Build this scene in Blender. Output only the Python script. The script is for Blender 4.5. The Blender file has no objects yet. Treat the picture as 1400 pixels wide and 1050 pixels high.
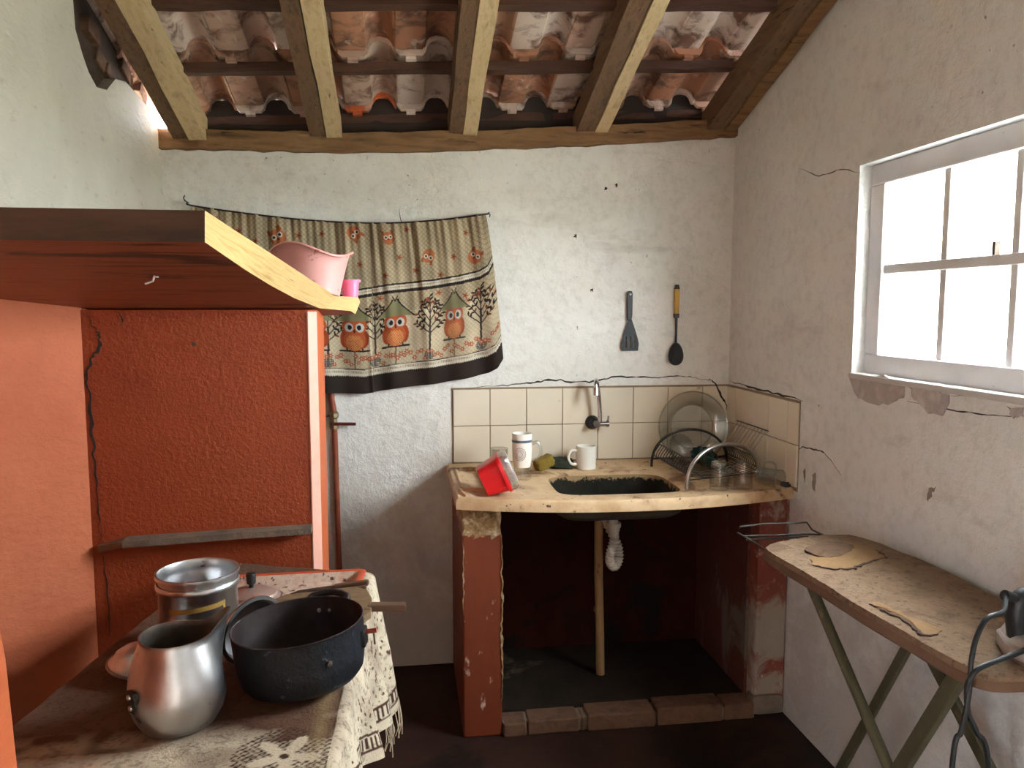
import bpy, bmesh, math, random
import numpy as np
from mathutils import Vector, Matrix
from math import sin, cos, tan, pi, sqrt, radians
random.seed(7)
rng = np.random.default_rng(7)
S = bpy.context.scene
C = S.collection

# ------------------------------------------------------------------ camera
FPX, YAW, PIT, EYE = 1079.6, .135, .0953, 1.474
cam_d = bpy.data.cameras.new('camera')
cam = bpy.data.objects.new('camera', cam_d)
C.objects.link(cam)
cam.location = (0, 0, EYE)
cam.rotation_euler = (pi/2 - PIT, 0, -YAW)
cam_d.sensor_width = 36
cam_d.lens = FPX/1400*36
cam_d.clip_start = .02
S.camera = cam

# ------------------------------------------------------------------ sky, daylight, exposure
WORLD = 10.0
world = bpy.data.worlds.new('sky')
S.world = world
world.use_nodes = True
wb = world.node_tree.nodes['Background']
wb.inputs[0].default_value = (.90, .95, 1.0, 1)
wb.inputs[1].default_value = WORLD
def portal(name, loc, rot, sx, sy):
    d = bpy.data.lights.new(name, 'AREA')
    d.shape = 'RECTANGLE'; d.size = sx; d.size_y = sy
    d.cycles.is_portal = True
    o = bpy.data.objects.new(name, d); C.objects.link(o)
    o.location = loc; o.rotation_euler = rot
    return o
portal('window_daylight', (1.47, 1.815, 1.59), (0, radians(90), 0), .66, .90)
portal('added_doorway_fill', (-1.10, -.83, 1.0), (0, radians(-90), 0), 2.0, .36)  # portal of the added doorway, fill for the right wall
# hazy sun high on the left, over the roof: it lights the yard outside the window
sd = bpy.data.lights.new('sun', 'SUN'); sd.energy = 24; sd.angle = radians(3); sd.color = (1, .96, .90)
sun = bpy.data.objects.new('sun', sd); C.objects.link(sun)
sun.rotation_euler = (radians(36), 0, radians(250))
S.view_settings.view_transform = 'Standard'
S.view_settings.look = 'None'
S.view_settings.gamma = 1
S.view_settings.use_curve_mapping = False
S.view_settings.exposure = 3.05
S.cycles.max_bounces = 10
S.cycles.diffuse_bounces = 6
S.cycles.transparent_max_bounces = 16
S.cycles.caustics_reflective = False
S.cycles.caustics_refractive = False
S.cycles.sample_clamp_indirect = 8

# ------------------------------------------------------------------ measuring helpers (photo point -> point on a plane of the room)
def ray(px, py):
    u = (px-700)/FPX; v = -(py-525)/FPX
    y = cos(PIT)+sin(PIT)*v; z = -sin(PIT)+cos(PIT)*v
    return (u*cos(YAW)+y*sin(YAW), -u*sin(YAW)+y*cos(YAW), z)
def atY(px, py, Y):
    r = ray(px, py); t = Y/r[1]; return (r[0]*t, Y, EYE+r[2]*t)
def atX(px, py, X):
    r = ray(px, py); t = X/r[0]; return (X, r[1]*t, EYE+r[2]*t)
def atZ(px, py, Z):
    r = ray(px, py); t = (Z-EYE)/r[2]; return (r[0]*t, r[1]*t, Z)

# ------------------------------------------------------------------ colours and materials
def lin(c):
    return c/12.92 if c <= .04045 else ((c+.055)/1.055)**2.4
def rgb(r, g, b):
    return (lin(r/255), lin(g/255), lin(b/255), 1)
MATS = {}
def material(name):
    m = bpy.data.materials.new(name); m.use_nodes = True
    nt = m.node_tree
    b = nt.nodes['Principled BSDF']
    return m, nt, b
def N(nt, t, **k):
    n = nt.nodes.new(t)
    for a, v in k.items(): setattr(n, a, v)
    return n
def ramp(nt, fac, stops):
    n = N(nt, 'ShaderNodeValToRGB')
    e = n.color_ramp.elements
    while len(e) < len(stops): e.new(.5)
    for i, (p, c) in enumerate(stops):
        e[i].position = p; e[i].color = c if len(c) == 4 else (*c, 1)
    nt.links.new(fac, n.inputs[0])
    return n.outputs[0]
def coords(nt, stretch=None, rot=None):
    tc = N(nt, 'ShaderNodeTexCoord')
    if stretch is None: return tc.outputs['Object']
    mp = N(nt, 'ShaderNodeMapping'); mp.inputs['Scale'].default_value = stretch
    src = tc.outputs['Object']
    if rot is not None:
        m2 = N(nt, 'ShaderNodeMapping'); m2.inputs['Rotation'].default_value = rot
        nt.links.new(src, m2.inputs[0]); src = m2.outputs[0]
    nt.links.new(src, mp.inputs[0])
    return mp.outputs[0]
def noise(nt, co, scale, detail=6, rough=.6, dist=0):
    n = N(nt, 'ShaderNodeTexNoise')
    n.inputs['Scale'].default_value = scale; n.inputs['Detail'].default_value = detail
    n.inputs['Roughness'].default_value = rough; n.inputs['Distortion'].default_value = dist
    nt.links.new(co, n.inputs['Vector'])
    return n.outputs[0]
def mix(nt, fac, a, b, mode='MIX'):
    n = N(nt, 'ShaderNodeMix', data_type='RGBA', blend_type=mode)
    for s, v in ((0, fac), (6, a), (7, b)):
        if isinstance(v, (int, float)): n.inputs[s].default_value = v
        elif isinstance(v, tuple): n.inputs[s].default_value = v
        else: nt.links.new(v, n.inputs[s])
    return n.outputs[2]
def bump(nt, b, height, strength=.4, dist=.01, prev=None):
    n = N(nt, 'ShaderNodeBump')
    n.inputs['Strength'].default_value = strength; n.inputs['Distance'].default_value = dist
    nt.links.new(height, n.inputs['Height'])
    if prev is not None: nt.links.new(prev, n.inputs['Normal'])
    nt.links.new(n.outputs[0], b.inputs['Normal'])
    return n.outputs[0]
BK, WH = (0, 0, 0, 1), (1, 1, 1, 1)
def M(name, cols, scale=8, rough=.6, metal=0, bmp=.2, bscale=60, stretch=None, spots=None, spot_scale=30, spot_cut=.66, patches=None, patch_scale=3, patch_cut=.6, bdist=.004, detail=8, spec=.4, coat=0, rot=None):
    """cols: list of colours spread over a noise ramp; spots / patches: extra colour layers with a shape of their own"""
    if name in MATS: return MATS[name]
    m, nt, b = material(name)
    co = coords(nt, stretch, rot)
    f = noise(nt, co, scale, detail)
    k = len(cols)
    col = ramp(nt, f, [(.28+.44*i/max(1, k-1), c) for i, c in enumerate(cols)]) if k > 1 else None
    if col is None:
        col = ramp(nt, f, [(0, cols[0]), (1, cols[0])])
    if patches:
        pf = ramp(nt, noise(nt, co, patch_scale, 10, .65, .6), [(patch_cut-.03, BK), (patch_cut+.03, WH)])
        col = mix(nt, pf, col, patches)
    if spots:
        sf = ramp(nt, noise(nt, co, spot_scale, 4, .6), [(spot_cut-.02, BK), (spot_cut+.04, WH)])
        col = mix(nt, sf, col, spots)
    nt.links.new(col, b.inputs['Base Color'])
    b.inputs['Roughness'].default_value = rough
    b.inputs['Metallic'].default_value = metal
    b.inputs['Specular IOR Level'].default_value = spec
    b.inputs['Coat Weight'].default_value = coat
    if bmp: bump(nt, b, noise(nt, co, bscale, 6, .65), bmp, bdist)
    MATS[name] = m
    return m

def plaster_material(name, tint, dark, grime, coarse=14, strength=.7):
    m, nt, b = material(name)
    co = coords(nt)
    base = ramp(nt, noise(nt, co, 1.7, 8, .6), [(.3, dark), (.62, tint)])
    fine = ramp(nt, noise(nt, co, 26, 8, .7), [(.34, (.78, .765, .74)), (.52, WH)])
    col = mix(nt, .55, base, mix(nt, 1.0, base, fine, 'MULTIPLY'))
    # brown smears drawn out sideways and soot specks
    sm = ramp(nt, noise(nt, coords(nt, (1.2, 1.2, 4.5)), 1.4, 9, .62, .4), [(.60, BK), (.76, (.6, .6, .6, 1))])
    col = mix(nt, sm, col, mix(nt, .5, col, grime))
    sp = ramp(nt, noise(nt, co, 55, 3, .5), [(.70, BK), (.76, WH)])
    region = ramp(nt, noise(nt, co, 2.1, 4, .5), [(.45, BK), (.65, WH)])
    spm = mix(nt, 1.0, sp, region, 'MULTIPLY')
    col = mix(nt, spm, col, grime)
    # rising damp: blotches that thicken towards the skirting
    sep = N(nt, 'ShaderNodeSeparateXYZ'); nt.links.new(co, sep.inputs[0])
    mr = N(nt, 'ShaderNodeMapRange'); mr.inputs[1].default_value = .0; mr.inputs[2].default_value = .95
    mr.inputs[3].default_value = .34; mr.inputs[4].default_value = -.10
    nt.links.new(sep.outputs[2], mr.inputs[0])
    ad = N(nt, 'ShaderNodeMath', operation='ADD')
    nt.links.new(noise(nt, co, 3.6, 10, .7, .5), ad.inputs[0]); nt.links.new(mr.outputs[0], ad.inputs[1])
    dm = ramp(nt, ad.outputs[0], [(.50, BK), (.74, (.8, .8, .8, 1))])
    col = mix(nt, dm, col, mix(nt, .6, grime, dark))
    nt.links.new(col, b.inputs['Base Color'])
    b.inputs['Roughness'].default_value = .85
    b.inputs['Specular IOR Level'].default_value = .2
    p = bump(nt, b, noise(nt, co, coarse, 10, .62, .3), strength, .012)
    bump(nt, b, noise(nt, co, 70, 6, .7), .5, .006, p)
    MATS[name] = m
    return m
white_wall = plaster_material('limewash_white', rgb(234, 231, 224), rgb(217, 213, 204), rgb(126, 104, 84))
rough_white = plaster_material('rough_cast_white', rgb(222, 217, 204), rgb(206, 199, 184), rgb(140, 116, 90), 22, 1.0)
right_white = plaster_material('window_wall_white', rgb(224, 223, 221), rgb(212, 210, 206), rgb(120, 106, 94), 18, .6)
orange = M('orange_paint', [rgb(182, 86, 48), rgb(194, 98, 56), rgb(188, 90, 52)], 3, .62, 0, .35, 45, spots=rgb(222, 160, 130), spot_scale=34, spot_cut=.735, bdist=.006)
orange_rough = M('orange_paint_rough', [rgb(134, 54, 24), rgb(154, 68, 32), rgb(142, 58, 27)], 2.2, .5, 0, .7, 70, spots=rgb(216, 160, 128), spot_scale=38, spot_cut=.75, bdist=.008)
def two_tone_wall():
    m, nt, b = material('left_wall_paint')
    co = coords(nt)
    sep = N(nt, 'ShaderNodeSeparateXYZ'); nt.links.new(co, sep.inputs[0])
    f = ramp(nt, sep.outputs[2], [(0, BK), (1, WH)])
    g = N(nt, 'ShaderNodeMath', operation='GREATER_THAN'); nt.links.new(sep.outputs[2], g.inputs[0]); g.inputs[1].default_value = 1.518
    wcol = ramp(nt, noise(nt, co, 2, 8, .6), [(.3, rgb(190, 185, 170)), (.6, rgb(206, 201, 187))])
    spk = ramp(nt, noise(nt, coords(nt, (1, .5, 1.3)), 30, 5, .6), [(.60, BK), (.72, (.45, .45, .45, 1))])
    wcol = mix(nt, spk, wcol, rgb(166, 150, 130))
    ocol = ramp(nt, noise(nt, co, 3, 8, .6), [(.3, rgb(176, 90, 54)), (.6, rgb(188, 102, 64))])
    drip = ramp(nt, noise(nt, coords(nt, (1, 22, 1.6)), 1.6, 4, .5), [(.74, BK), (.78, (.6, .6, .6, 1))])
    ocol = mix(nt, drip, ocol, rgb(214, 140, 104))
    nt.links.new(mix(nt, g.outputs[0], ocol, wcol), b.inputs['Base Color'])
    b.inputs['Roughness'].default_value = .75
    p = bump(nt, b, noise(nt, coords(nt, (1, .7, 1.3)), 24, 10, .6, .2), .7, .010)
    return m
left_paint = two_tone_wall()
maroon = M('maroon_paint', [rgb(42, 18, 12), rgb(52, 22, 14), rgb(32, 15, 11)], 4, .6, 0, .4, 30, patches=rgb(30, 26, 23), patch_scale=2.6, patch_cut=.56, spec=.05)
pillar_red = M('pillar_red', [rgb(94, 38, 16), rgb(114, 49, 22), rgb(102, 42, 18)], 4, .55, 0, .3, 40, spots=rgb(205, 178, 160), spot_scale=22, spot_cut=.665, stretch=(1, 1, .4))
pillar_peel = M('pillar_peeling', [rgb(112, 52, 38), rgb(128, 60, 46)], 6, .7, 0, .6, 25, patches=rgb(150, 134, 118), patch_scale=3.4, patch_cut=.52, spots=rgb(186, 160, 146), spot_scale=40, spot_cut=.66, stretch=(1.6, 1, .6), bdist=.01)
floor_m = M('floor_red_cement', [rgb(40, 27, 22), rgb(56, 38, 31), rgb(46, 32, 27)], 3, .55, 0, .4, 30, patches=rgb(34, 27, 23), patch_scale=2, patch_cut=.52, spec=.12)
cement = M('cement', [rgb(92, 80, 68), rgb(122, 106, 90), rgb(84, 70, 58)], 8, .85, 0, .7, 40, bdist=.01)
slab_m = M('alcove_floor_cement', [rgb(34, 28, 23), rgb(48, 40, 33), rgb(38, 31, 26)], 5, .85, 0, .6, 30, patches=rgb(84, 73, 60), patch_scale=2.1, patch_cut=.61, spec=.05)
brick_m = M('old_brick', [rgb(86, 58, 42), rgb(108, 78, 58), rgb(74, 50, 38)], 14, .85, 0, .8, 60, bdist=.006)
adobe = M('dark_adobe', [rgb(52, 40, 32), rgb(78, 60, 48), rgb(40, 32, 27)], 9, .9, 0, .8, 40, bdist=.01)
exposed_plaster = M('exposed_render', [rgb(184, 174, 170), rgb(166, 154, 150), rgb(198, 190, 184)], 18, .9, 0, .8, 50, bdist=.006)
crumble = M('crumbled_mortar', [rgb(196, 166, 124), rgb(150, 116, 76), rgb(222, 202, 170)], 30, .9, 0, 1, 70, bdist=.012)
crack_m = M('crack_shadow_gap', [rgb(44, 36, 30), rgb(62, 50, 42)], 20, .95, 0, 0)
wood_old = M('old_timber', [rgb(74, 54, 38), rgb(116, 88, 62), rgb(88, 64, 45)], 5, .75, 0, .5, 16, stretch=(9, 1.2, 9), spots=rgb(44, 32, 24), spot_scale=9, spot_cut=.66)
wood_new = M('pale_timber', [rgb(170, 146, 106), rgb(204, 180, 138), rgb(184, 158, 116)], 5, .7, 0, .35, 18, stretch=(9, 1.2, 9), spots=rgb(120, 92, 60), spot_scale=7, spot_cut=.68)
wood_dark = M('batten_timber', [rgb(58, 38, 28), rgb(84, 54, 40), rgb(66, 44, 32)], 6, .75, 0, .4, 18, stretch=(1.2, 9, 9))
wood_beam = M('wall_beam_timber', [rgb(92, 66, 42), rgb(138, 104, 68), rgb(106, 76, 48)], 4, .75, 0, .6, 14, stretch=(1.0, 9, 9), spots=rgb(52, 36, 24), spot_scale=5, spot_cut=.64, detail=10)
tile_white = M('glazed_cream_tile', [rgb(212, 199, 176), rgb(220, 208, 188)], 2.5, .25, 0, .04, 10, spots=rgb(186, 164, 134), spot_scale=7, spot_cut=.70, spec=.5)
grout = M('grout', [rgb(150, 132, 108), rgb(126, 106, 82)], 20, .9, 0, .3, 60)
def roof_tile_material():
    m, nt, b = material('roof_tile_clay')
    oi = N(nt, 'ShaderNodeObjectInfo')
    co = coords(nt)
    base = ramp(nt, oi.outputs['Random'], [(0, rgb(182, 144, 122)), (.25, rgb(208, 190, 176)), (.45, rgb(180, 128, 98)), (.62, rgb(214, 102, 54)), (.74, rgb(192, 164, 146)), (.9, rgb(220, 203, 190))])
    base.node.color_ramp.interpolation = 'CONSTANT'
    va = N(nt, 'ShaderNodeVectorMath', operation='ADD'); nt.links.new(co, va.inputs[0]); nt.links.new(oi.outputs['Location'], va.inputs[1])
    st = ramp(nt, noise(nt, va.outputs[0], 9, 8, .65, .5), [(.48, BK), (.62, WH)])
    col = mix(nt, st, base, rgb(112, 80, 64))
    wh = ramp(nt, noise(nt, va.outputs[0], 14, 6, .6, .4), [(.60, BK), (.70, (.7, .7, .7, 1))])
    col = mix(nt, wh, col, rgb(220, 206, 192))
    nt.links.new(col, b.inputs['Base Color']); b.inputs['Roughness'].default_value = .8
    bump(nt, b, noise(nt, va.outputs[0], 45, 6, .6), .3, .004)
    return m
clay = roof_tile_material()
alu = M('worn_aluminium', [rgb(168, 168, 170), rgb(198, 198, 200), rgb(182, 182, 184)], 10, .33, 1, .12, 40, spots=rgb(130, 124, 118), spot_scale=26, spot_cut=.68)
alu_dull = M('dull_aluminium', [rgb(176, 175, 174), rgb(204, 203, 202)], 12, .38, 1, .15, 30, spots=rgb(112, 98, 86), spot_scale=20, spot_cut=.66)
iron_black = M('sooty_enamel', [rgb(20, 21, 24), rgb(34, 37, 43), rgb(15, 15, 17)], 12, .42, .1, .6, 70, spots=rgb(84, 92, 108), spot_scale=70, spot_cut=.66, bdist=.004)
pot_inside = M('pot_inside', [rgb(40, 32, 30), rgb(62, 52, 52), rgb(34, 24, 20)], 7, .4, .3, .3, 60)
black_plastic = M('black_plastic', [rgb(22, 22, 24), rgb(34, 34, 37)], 12, .45, 0, .05, 50)
chrome = M('chrome', [rgb(196, 196, 198), rgb(214, 214, 216)], 6, .14, 1, 0)
chrome_dull = M('dull_chrome', [rgb(150, 148, 144), rgb(184, 182, 178)], 22, .3, 1, .05, 60, spots=rgb(96, 80, 66), spot_scale=40, spot_cut=.66)
dark_wire = M('dark_wire', [rgb(48, 44, 40), rgb(74, 68, 62)], 30, .45, .7, 0)
pink_pl = M('pale_pink_plastic', [rgb(226, 158, 150), rgb(238, 176, 168)], 6, .4, 0, .03, 20, spots=rgb(176, 84, 66), spot_scale=30, spot_cut=.655)
hot_pink = M('hot_pink_plastic', [rgb(240, 120, 160), rgb(246, 138, 172)], 6, .35, 0, 0)
red_pl = M('red_plastic', [rgb(206, 16, 26), rgb(222, 26, 34)], 6, .32, 0, 0, spec=.5)
tray_or = M('tray_orange_plastic', [rgb(176, 66, 34), rgb(190, 80, 46)], 8, .4, 0, .05, 40)
tray_in = M('tray_dirty_inside', [rgb(176, 128, 104), rgb(200, 176, 158), rgb(150, 84, 60)], 22, .7, 0, .2, 90, spots=rgb(74, 52, 42), spot_scale=60, spot_cut=.60)
china = M('white_china', [rgb(226, 220, 208), rgb(236, 231, 221)], 5, .2, 0, 0, spec=.5)
blue_band = M('blue_band', [rgb(70, 84, 96), rgb(96, 106, 116)], 20, .3, 0, 0)
sponge_m = M('yellow_sponge', [rgb(120, 98, 34), rgb(144, 120, 48)], 20, .95, 0, 1, 120, bdist=.006)
pad_m = M('green_scouring_pad', [rgb(44, 50, 40), rgb(62, 66, 52)], 40, .95, 0, 1, 160, bdist=.006)
dgreen = M('dark_green_enamel', [rgb(20, 40, 36), rgb(36, 60, 54)], 12, .25, 0, .05, 30)
pvc = M('white_corrugated_plastic', [rgb(196, 188, 176), rgb(214, 208, 198)], 9, .5, 0, 0)
pvc_dirty = M('dirty_tan_pipe', [rgb(132, 98, 62), rgb(156, 122, 84), rgb(96, 70, 46)], 9, .6, 0, .2, 30, stretch=(1, 1, .5), spots=rgb(84, 60, 42), spot_scale=18, spot_cut=.60)
pipe_red = M('painted_gas_pipe', [rgb(120, 56, 34), rgb(146, 72, 46), rgb(104, 46, 28)], 12, .5, 0, .1, 40)
brass = M('brass', [rgb(128, 112, 84), rgb(158, 142, 110)], 20, .4, .8, .1, 50)
valve_red = M('dark_red_lever', [rgb(92, 28, 22), rgb(112, 38, 30)], 20, .4, 0, 0)
wood_handle = M('brown_wood_handle', [rgb(78, 54, 40), rgb(104, 76, 56)], 6, .6, 0, .2, 20, stretch=(1.2, 9, 9))
cutting = M('cutting_board_wood', [rgb(92, 70, 48), rgb(124, 98, 70), rgb(106, 82, 58)], 5, .7, 0, .3, 20, stretch=(1.2, 8, 8), spots=rgb(70, 50, 36), spot_scale=14, spot_cut=.62)
lid_m = M('grimy_pan_lid', [rgb(168, 140, 128), rgb(190, 164, 152)], 9, .4, .5, .1, 40, spots=rgb(186, 84, 68), spot_scale=8, spot_cut=.64)
board_cloth = M('scorched_board_cloth', [rgb(104, 82, 62), rgb(132, 106, 82), rgb(118, 93, 72)], 16, .95, 0, .9, 90, patches=rgb(110, 84, 64), patch_scale=13, patch_cut=.60, spots=rgb(92, 72, 56), spot_scale=90, spot_cut=.61, bdist=.008)
board_edge = M('board_cloth_edge', [rgb(96, 70, 52), rgb(118, 90, 70)], 9, .95, 0, .6, 60, bdist=.006)
burnt = M('burnt_cloth', [rgb(46, 37, 32), rgb(104, 78, 58), rgb(76, 58, 46)], 11, .95, 0, .5, 50)
torn = M('torn_ochre_cloth', [rgb(122, 92, 60), rgb(144, 112, 76)], 14, .95, 0, .5, 60)
leg_green = M('olive_painted_steel', [rgb(74, 72, 54), rgb(92, 88, 66)], 12, .5, .2, .15, 50, spots=rgb(120, 98, 70), spot_scale=30, spot_cut=.66)
iron_body = M('iron_shell', [rgb(176, 168, 166), rgb(196, 188, 186)], 10, .3, .6, .05, 30)
iron_base = M('iron_red_base', [rgb(122, 66, 48), rgb(150, 84, 60)], 10, .5, 0, .1, 40)
frame_paint = M('grey_window_paint', [rgb(196, 195, 197), rgb(212, 210, 210)], 8, .6, 0, .15, 50, spots=rgb(150, 138, 124), spot_scale=24, spot_cut=.70)
shelf_wood = M('shelf_red_brown', [rgb(124, 68, 44), rgb(150, 86, 56), rgb(102, 58, 40)], 3, .55, 0, .25, 14, stretch=(1, 6, 6), patches=rgb(64, 42, 30), patch_scale=1.6, patch_cut=.6)
shelf_face = M('shelf_front_brown', [rgb(66, 44, 32), rgb(92, 62, 43), rgb(54, 38, 30)], 3, .6, 0, .3, 14, stretch=(1, 7, 7))
shelf_end = M('shelf_sawn_edge', [rgb(206, 168, 106), rgb(224, 190, 130), rgb(190, 150, 90)], 5, .7, 0, .3, 20, stretch=(4, .9, 34), rot=(.154, 0, 0), spots=rgb(140, 110, 70), spot_scale=9, spot_cut=.70)
worktop = M('stained_cement_worktop', [rgb(176, 138, 98), rgb(206, 176, 138), rgb(150, 108, 72)], 6, .5, 0, .3, 40, patches=rgb(112, 76, 50), patch_scale=6, patch_cut=.60, spots=rgb(70, 48, 34), spot_scale=45, spot_cut=.66)
basin_m = M('mouldy_basin', [rgb(54, 52, 46), rgb(72, 68, 58), rgb(40, 40, 36)], 10, .6, 0, .6, 60, spots=rgb(158, 132, 98), spot_scale=36, spot_cut=.58, bdist=.008)
yellow_hd = M('yellow_wood_handle', [rgb(186, 138, 44), rgb(204, 158, 60)], 8, .5, 0, .1, 30)
nylon = M('black_nylon', [rgb(30, 30, 32), rgb(44, 44, 46)], 10, .5, 0, .05, 40)
cord_m = M('black_cord', [rgb(20, 22, 24), rgb(34, 36, 38)], 30, .5, 0, .1, 80)
tarnish = M('nail_rust', [rgb(70, 56, 46), rgb(110, 96, 84)], 60, .5, .6, 0)
outside_wall = M('outside_cream_wall', [rgb(222, 218, 206), rgb(232, 228, 218)], 2, .9, 0, .2, 20)
outside_ground = M('outside_ground', [rgb(124, 126, 116), rgb(146, 146, 136)], 1, .95, 0, .3, 10)
pink_edge = M('lit_edge_tint', [rgb(226, 160, 138), rgb(236, 178, 158)], 12, .6, 0, .2, 40)
strap_paint = M('yellow_print', [rgb(160, 126, 62), rgb(176, 142, 76)], 20, .5, .2, 0)
def glass_material(name, tint, fac_min=.06, rough=.05):
    m, nt, b = material(name)
    out = nt.nodes['Material Output']
    nt.nodes.remove(b)
    tr = N(nt, 'ShaderNodeBsdfTransparent'); tr.inputs[0].default_value = tint
    gl = N(nt, 'ShaderNodeBsdfGlossy'); gl.inputs['Roughness'].default_value = rough
    fr = N(nt, 'ShaderNodeFresnel'); fr.inputs[0].default_value = 1.5
    ge = N(nt, 'ShaderNodeNewGeometry'); fb = N(nt, 'ShaderNodeMath', operation='SUBTRACT'); fb.inputs[0].default_value = 1; nt.links.new(ge.outputs['Backfacing'], fb.inputs[1])
    ml = N(nt, 'ShaderNodeMath', operation='MULTIPLY'); nt.links.new(fr.outputs[0], ml.inputs[0]); nt.links.new(fb.outputs[0], ml.inputs[1])
    ad = N(nt, 'ShaderNodeMath', operation='ADD', use_clamp=True); ad.inputs[1].default_value = fac_min; nt.links.new(ml.outputs[0], ad.inputs[0])
    mx = N(nt, 'ShaderNodeMixShader')
    nt.links.new(ad.outputs[0], mx.inputs[0]); nt.links.new(tr.outputs[0], mx.inputs[1]); nt.links.new(gl.outputs[0], mx.inputs[2])
    nt.links.new(mx.outputs[0], out.inputs[0])
    return m
pane_glass = glass_material('window_glass', (.93, .96, .96, 1), .0)
ware_glass = glass_material('glassware', (.88, .89, .87, 1), .10, .16)
cloudy = glass_material('cloudy_plastic', (.80, .78, .77, 1), .16, .4)

# ------------------------------------------------------------------ mesh builder
class B:
    def __init__(s): s.v = []; s.f = []
    def add(s, vs, fs):
        o = len(s.v); s.v += [tuple(v) for v in vs]; s.f += [tuple(i+o for i in f) for f in fs]; return s
    def box(s, a, b):
        (x0, y0, z0), (x1, y1, z1) = a, b
        return s.add([(x0,y0,z0),(x1,y0,z0),(x1,y1,z0),(x0,y1,z0),(x0,y0,z1),(x1,y0,z1),(x1,y1,z1),(x0,y1,z1)],
                     [(0,3,2,1),(4,5,6,7),(0,1,5,4),(1,2,6,5),(2,3,7,6),(3,0,4,7)])
    def prism(s, poly, d):                       # poly: 3-D points of one face, d: extrusion vector
        n = len(poly); d = Vector(d)
        vs = [Vector(p) for p in poly]; vs += [p+d for p in vs]
        return s.add(vs, [tuple(range(n))[::-1], tuple(range(n, 2*n))]+[(i, (i+1) % n, n+(i+1) % n, n+i) for i in range(n)])
    def tube(s, pts, r, n=8, closed=False, flat=1.0):
        P = [Vector(p) for p in pts]; k = len(P)
        rs = r if isinstance(r, (list, tuple)) else [r]*k
        up = None; base = len(s.v)
        for i, p in enumerate(P):
            if closed: t = (P[(i+1) % k]-P[i-1])
            else: t = P[min(i+1, k-1)]-P[max(i-1, 0)]
            t = t.normalized()
            if up is None:
                up = Vector((0, 0, 1)) if abs(t.z) < .9 else Vector((0, 1, 0))
            a = (up-t*up.dot(t)).normalized(); b = t.cross(a); up = a
            for j in range(n):
                q = 2*pi*j/n
                s.v.append(tuple(p+a*(rs[i]*cos(q)*flat)+b*(rs[i]*sin(q))))
        m = k if closed else k-1
        for i in range(m):
            for j in range(n):
                a0 = base+i*n+j; a1 = base+i*n+(j+1) % n; b0 = base+((i+1) % k)*n+j; b1 = base+((i+1) % k)*n+(j+1) % n
                s.f.append((a0, a1, b1, b0))
        if not closed:
            s.f.append(tuple(base+j for j in range(n))[::-1]); s.f.append(tuple(base+(k-1)*n+j for j in range(n)))
        return s
    def lathe(s, prof, c=(0, 0, 0), n=40, mat=None):
        base = len(s.v); k = len(prof); vs = []
        for (r, z) in prof:
            for j in range(n):
                q = 2*pi*j/n; p = Vector((r*cos(q), r*sin(q), z))
                if mat is not None: p = mat @ p
                vs.append((p.x+c[0], p.y+c[1], p.z+c[2]))
        s.v += vs
        for i in range(k-1):
            for j in range(n):
                s.f.append((base+i*n+j, base+i*n+(j+1) % n, base+(i+1)*n+(j+1) % n, base+(i+1)*n+j))
        if prof[0][0] > 1e-5: s.f.append(tuple(base+j for j in range(n))[::-1]) if prof[0][0] < 0 else None
        return s
    def beam(s, p0, p1, w, h, n=14, jit=.004, side=None, seed=0):     # rough sawn timber, p0-p1 runs along the middle of its underside
        r = random.Random(seed); P0, P1 = Vector(p0), Vector(p1); t = (P1-P0).normalized()
        sd = Vector(side).normalized() if side else t.cross(Vector((0, 0, 1))).normalized()
        up = sd.cross(t).normalized()
        if up.z < 0: up = -up
        vs = []
        for i in range(n+1):
            c = P0.lerp(P1, i/n)
            for (a, b) in ((-.5, 0), (.5, 0), (.5, 1), (-.5, 1)):
                vs.append(c+sd*(a*w+r.uniform(-jit, jit))+up*(b*h+r.uniform(-jit, jit)))
        fs = [(0, 1, 2, 3), tuple(n*4+i for i in (3, 2, 1, 0))]
        for i in range(n):
            for j in range(4):
                fs.append((i*4+j, (i+1)*4+j, (i+1)*4+(j+1) % 4, i*4+(j+1) % 4))
        return s.add(vs, fs)
    def build(s, name, mat, parent=None, origin=(0, 0, 0), smooth=False, bevel=0, fix=True):
        o3 = Vector(parent.location) if parent is not None and origin == (0, 0, 0) else Vector(origin)
        if parent is not None and parent.parent is not None: o3 = Vector(parent['root_at'])
        me = bpy.data.meshes.new(name)
        me.from_pydata([tuple(Vector(v)-o3) for v in s.v], [], s.f)
        if fix:
            bm = bmesh.new(); bm.from_mesh(me); bmesh.ops.recalc_face_normals(bm, faces=bm.faces); bm.to_mesh(me); bm.free()
        me.materials.append(mat)
        if smooth:
            me.polygons.foreach_set('use_smooth', [True]*len(me.polygons))
            me.set_sharp_from_angle(angle=radians(smooth if smooth is not True else 45))
        ob = bpy.data.objects.new(name, me); C.objects.link(ob)
        if parent is not None:
            ob.parent = parent
            ob['root_at'] = tuple(o3)
        else: ob.location = o3
        if bevel:
            md = ob.modifiers.new('bevel', 'BEVEL'); md.width = bevel; md.segments = 2; md.limit_method = 'ANGLE'
        return ob
def tag(o, label, cat, group=None):
    o['label'] = label; o['category'] = cat
    if group: o['group'] = group
    return o
def thing(name, label, cat, loc, group=None):
    o = bpy.data.objects.new(name, None); C.objects.link(o); o.location = loc; o.empty_display_size = .05
    return tag(o, label, cat, group)
def struct(o): o['kind'] = 'structure'; return o
def struct_empty(name, loc=(0, 0, 0)):
    o = bpy.data.objects.new(name, None); C.objects.link(o); o.location = loc; o.empty_display_size = .1
    return struct(o)
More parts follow.
